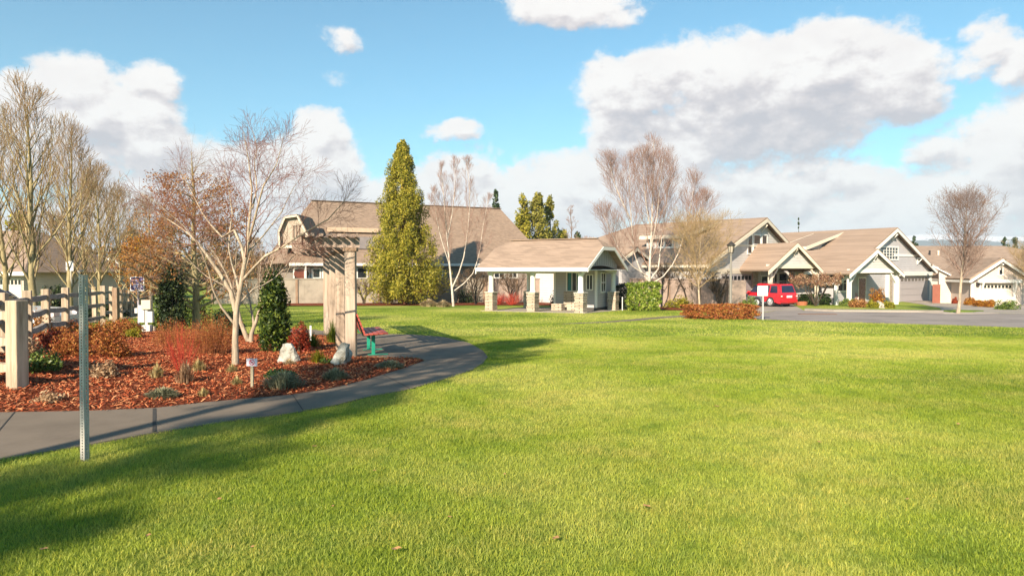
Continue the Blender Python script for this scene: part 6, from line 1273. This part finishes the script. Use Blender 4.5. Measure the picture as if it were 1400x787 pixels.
# ---- cars
def car(name, lab, pos, heading, L_, W_, H_, paintm, suv=True, plate=True):
    """x forward, y left, z up"""
    root = thing(name, lab, 'car', pos, rz=0); M = Matrix.Translation(pos) @ Matrix.Rotation(heading, 4, 'Z'); bl = L_/2; TY = paint('tyre_rubber', (.025, .025, .026), .8); RIM = paint('alloy_rim', (.55, .55, .56), .3, .05, metal=.6); TRM = paint('dark_trim', (.035, .035, .038), .6)
    wr = .36 if suv else .32; fx, rx = L_*.31, -L_*.29; zb = .26
    def archpts(cx): return [(cx+math.cos(t)*(wr+.06), max(zb, wr+math.sin(t)*(wr+.06))) for t in [math.pi*k/8 for k in range(8, -1, -1)]]
    belt = H_*.56; hood = belt-.02
    prof = [(-bl, zb+.12), (-bl+.04, zb)]+archpts(rx)+archpts(fx)+[(bl-.04, zb), (bl, zb+.15), (bl-.02, belt*.72), (bl-.15, hood-.14), (fx+.3, hood-.01), (L_*.17, hood+.05), (-bl+.04, belt+.04), (-bl-.01, belt-.12)]
    bm = bmesh.new(); secs = []
    for y, dz, sh in ((-W_/2, 0, .97), (-W_/2+.09, .0, 1.0), (0, .02, 1.02), (W_/2-.09, 0, 1.0), (W_/2, 0, .97)):
        edge = abs(y) > W_/2-.01
        secs.append([bm.verts.new((x*sh, y*(1 if not (edge and z > belt-.1) else .94), z+(dz if z > 1 else 0))) for x, z in prof])
    for a, b in zip(secs[:-1], secs[1:]):
        for i in range(len(prof)): j = (i+1) % len(prof); bm.faces.new((a[i], a[j], b[j], b[i]))
    bm.faces.new(secs[0]); bm.faces.new(secs[-1][::-1]); bmesh.ops.triangulate(bm, faces=[f for f in bm.faces if len(f.verts) > 4]); bmesh.ops.recalc_face_normals(bm, faces=bm.faces[:]); bm.transform(M); me = bpy.data.meshes.new('body'); bm.to_mesh(me); bm.free(); body = link('body', me, paintm, root); bv = body.modifiers.new('b', 'BEVEL'); bv.width = .025; bv.segments = 2; bv.limit_method = 'ANGLE'; bv.angle_limit = R(35)
    # greenhouse
    t = [(-bl+.02 if suv else -bl+.55, belt), (-bl+.22 if suv else -bl+1.05, H_-.06), (L_*.02 if suv else L_*.0, H_-.02), (L_*.2, belt)]; yi, yo = W_*.36, W_*.46
    V = [(x, sgn*(yo if k in (0, 3) else yi), z) for sgn in (-1, 1) for k, (x, z) in enumerate(t)]; mb = MB().add(V, [(0, 3, 2, 1), (4, 5, 6, 7), (0, 1, 5, 4), (1, 2, 6, 5), (2, 3, 7, 6), (3, 0, 4, 7)], M); mb.build('cabin', paintm, root, bevel=.05)
    CG = glassy('car_glass', (.015, .02, .045))
    def quad(pts, nm, m, off=.012): mb = MB(); mb.slab([M @ Vector(p) for p in pts], .02); mb.build(nm, m, root)
    def side(s_, x0, x1):  # window on the side between two stations
        def pt(x, f): z = belt+.06+(H_-.17-belt-.06)*f; y = (yo+(yi-yo)*((z-belt)/(H_-belt)))*s_; return (x, y+s_*.014, z)
        q = [pt(x0[0], 0), pt(x1[0], 0), pt(x1[1], 1), pt(x0[1], 1)]; quad(q if s_ < 0 else q[::-1], 'side_window', CG)
    rb, rt_ = t[0][0], t[1][0]
    for s_ in (1, -1):
        side(s_, (rb+.28, rb+.40), (rb+.95, rb+.95)) if suv else None; side(s_, (rb+1.05, rb+1.05), (L_*-.02, L_*-.02)); side(s_, (L_*-.02+.08, L_*-.02+.08), (L_*.165, L_*.06))
    def rq(x_, y_, f): x = rb+(rt_-rb)*f-.014; z = belt+(H_-.06-belt)*f; yy = (yo+(yi-yo)*f)*y_; return (x, yy, z)
    quad([rq(0, .84, .14), rq(0, -.84, .14), rq(0, -.84, .86), rq(0, .84, .86)], 'rear_window', CG)
    f0 = lambda y_, f: (L_*.2+(t[2][0]-L_*.2)*f+.014, (yo+(yi-yo)*f)*y_, belt+(H_-.02-belt)*f); quad([f0(-.85, .1), f0(.85, .1), f0(.85, .9), f0(-.85, .9)], 'windscreen', CG)
    RL = paint('tail_lamp_red', (.45, .02, .02), .2); WL = paint('lamp_white', (.75, .65, .65), .2)
    for s_ in (1, -1):
        mb = MB().box(-bl-.03, -bl+.12, s_*(W_/2-.02), s_*(W_/2-.24), belt-.3, belt-.02, M); tl = mb.build('tail_light', RL, root, bevel=.01); MB().box(-bl-.036, -bl+.0, s_*(W_/2-.04), s_*(W_/2-.2), belt-.2, belt-.12, M).build('lens', WL, tl)
        MB().box(bl-.14, bl-.01, s_*(W_/2-.05), s_*(W_/2-.4), belt*.74, belt*.86, M).build('headlight', WL, root, bevel=.01)
        MB().box(L_*.17, L_*.13, s_*(W_/2+.0), s_*(W_/2+.16), belt+.02, belt+.16, M).build('mirror', paintm, root, bevel=.02)
        if suv: MB().bar((rt_+.1, s_*yi*.92, H_+.02), (L_*.02, s_*yi*.92, H_+.05), .03, .03, M=M).build('roof_rail', TRM, root)
        for x in (fx, rx):
            y0, y1 = s_*(W_/2-.24), s_*(W_/2-.005); w_ = MB().cyl(M @ Vector((x, y0, wr)), M @ Vector((x, y1, wr)), wr, wr, 28).build('wheel', TY, root, bevel=.03); mb = MB().cyl(M @ Vector((x, y1-s_*.01, wr)), M @ Vector((x, y1+s_*.012, wr)), wr*.66, wr*.62, 24)
            for k in range(5): a_ = k*1.2566; mb.bar(M @ Vector((x, y1+s_*.02, wr)), M @ Vector((x+math.cos(a_)*wr*.6, y1+s_*.02, wr+math.sin(a_)*wr*.6)), .07, .02)
            mb.build('rim', RIM, w_); 
    MB().box(-bl-.05, -bl+.1, -W_/2+.03, W_/2-.03, zb+.06, zb+.3, M).build('bumper', paintm, root, bevel=.03); MB().box(-bl-.056, -bl-.04, -.27, .27, belt-.27, belt-.12, M).build('licence_plate', SIGNW, root); MB().box(-bl+.1, bl-.1, -W_/2+.2, W_/2-.2, .18, zb+.06, M).build('underbody', TRM, root)
    return root
CRED = paint('car_red', (.50, .012, .022), .22, .04, 1, .6, 0, Coat_Weight=.7); CDK = paint('car_dark', (.035, .045, .06), .22, .05, 1, .6, Coat_Weight=.6); CWH = paint('car_white', (.70, .70, .68), .25, .03, 1, .5, Coat_Weight=.5)
hd = math.atan2(.88, -.475); c = GX(1046, 50.5); car('parked_car', 'red sport utility car parked on the driveway, seen from behind', (c[0], c[1], tz(50)+.012), hd, 4.25, 1.8, 1.70, CRED)
c = GX(1013, 51.0); car('parked_car', 'dark blue grey sedan mostly hidden behind the green shrub', (c[0]-.3, c[1], tz(51)+.012), math.atan2(-.5, .86)+.15, 4.5, 1.75, 1.42, CDK, suv=False)
c = GX(-22, 20.0); car('parked_car', 'white car with blue tinted windscreen beyond the fence at the left edge', (c[0], c[1], tz(20)+.01), R(8), 4.6, 1.8, 1.48, CWH, suv=False)
# porch furniture and hanging items small
g = GX(1118, 52); o = MB().cyl((g[0]-1.2, g[1], g[2]-.05), (g[0]-1.2, g[1], g[2]+.3), .35, .45, 16).build('planter_pot', paint('terracotta', (.40, .14, .07), .7)); tag(o, 'wide terracotta pot beneath the reddish maple', 'pot')
q = GX(1122, 46); mb = MB(); mb.box(q[0]-1.1, q[0]+.9, 36.9, 37.25, tz(37)+.01, tz(37)+.035); o = mb.build('drain_grate', paint('rusty_iron', (.16, .09, .06), .8)); o.location = (-4.3+.2, 0, 0); tag(o, 'long rusty drain grate at the mouth of the driveway', 'grate')
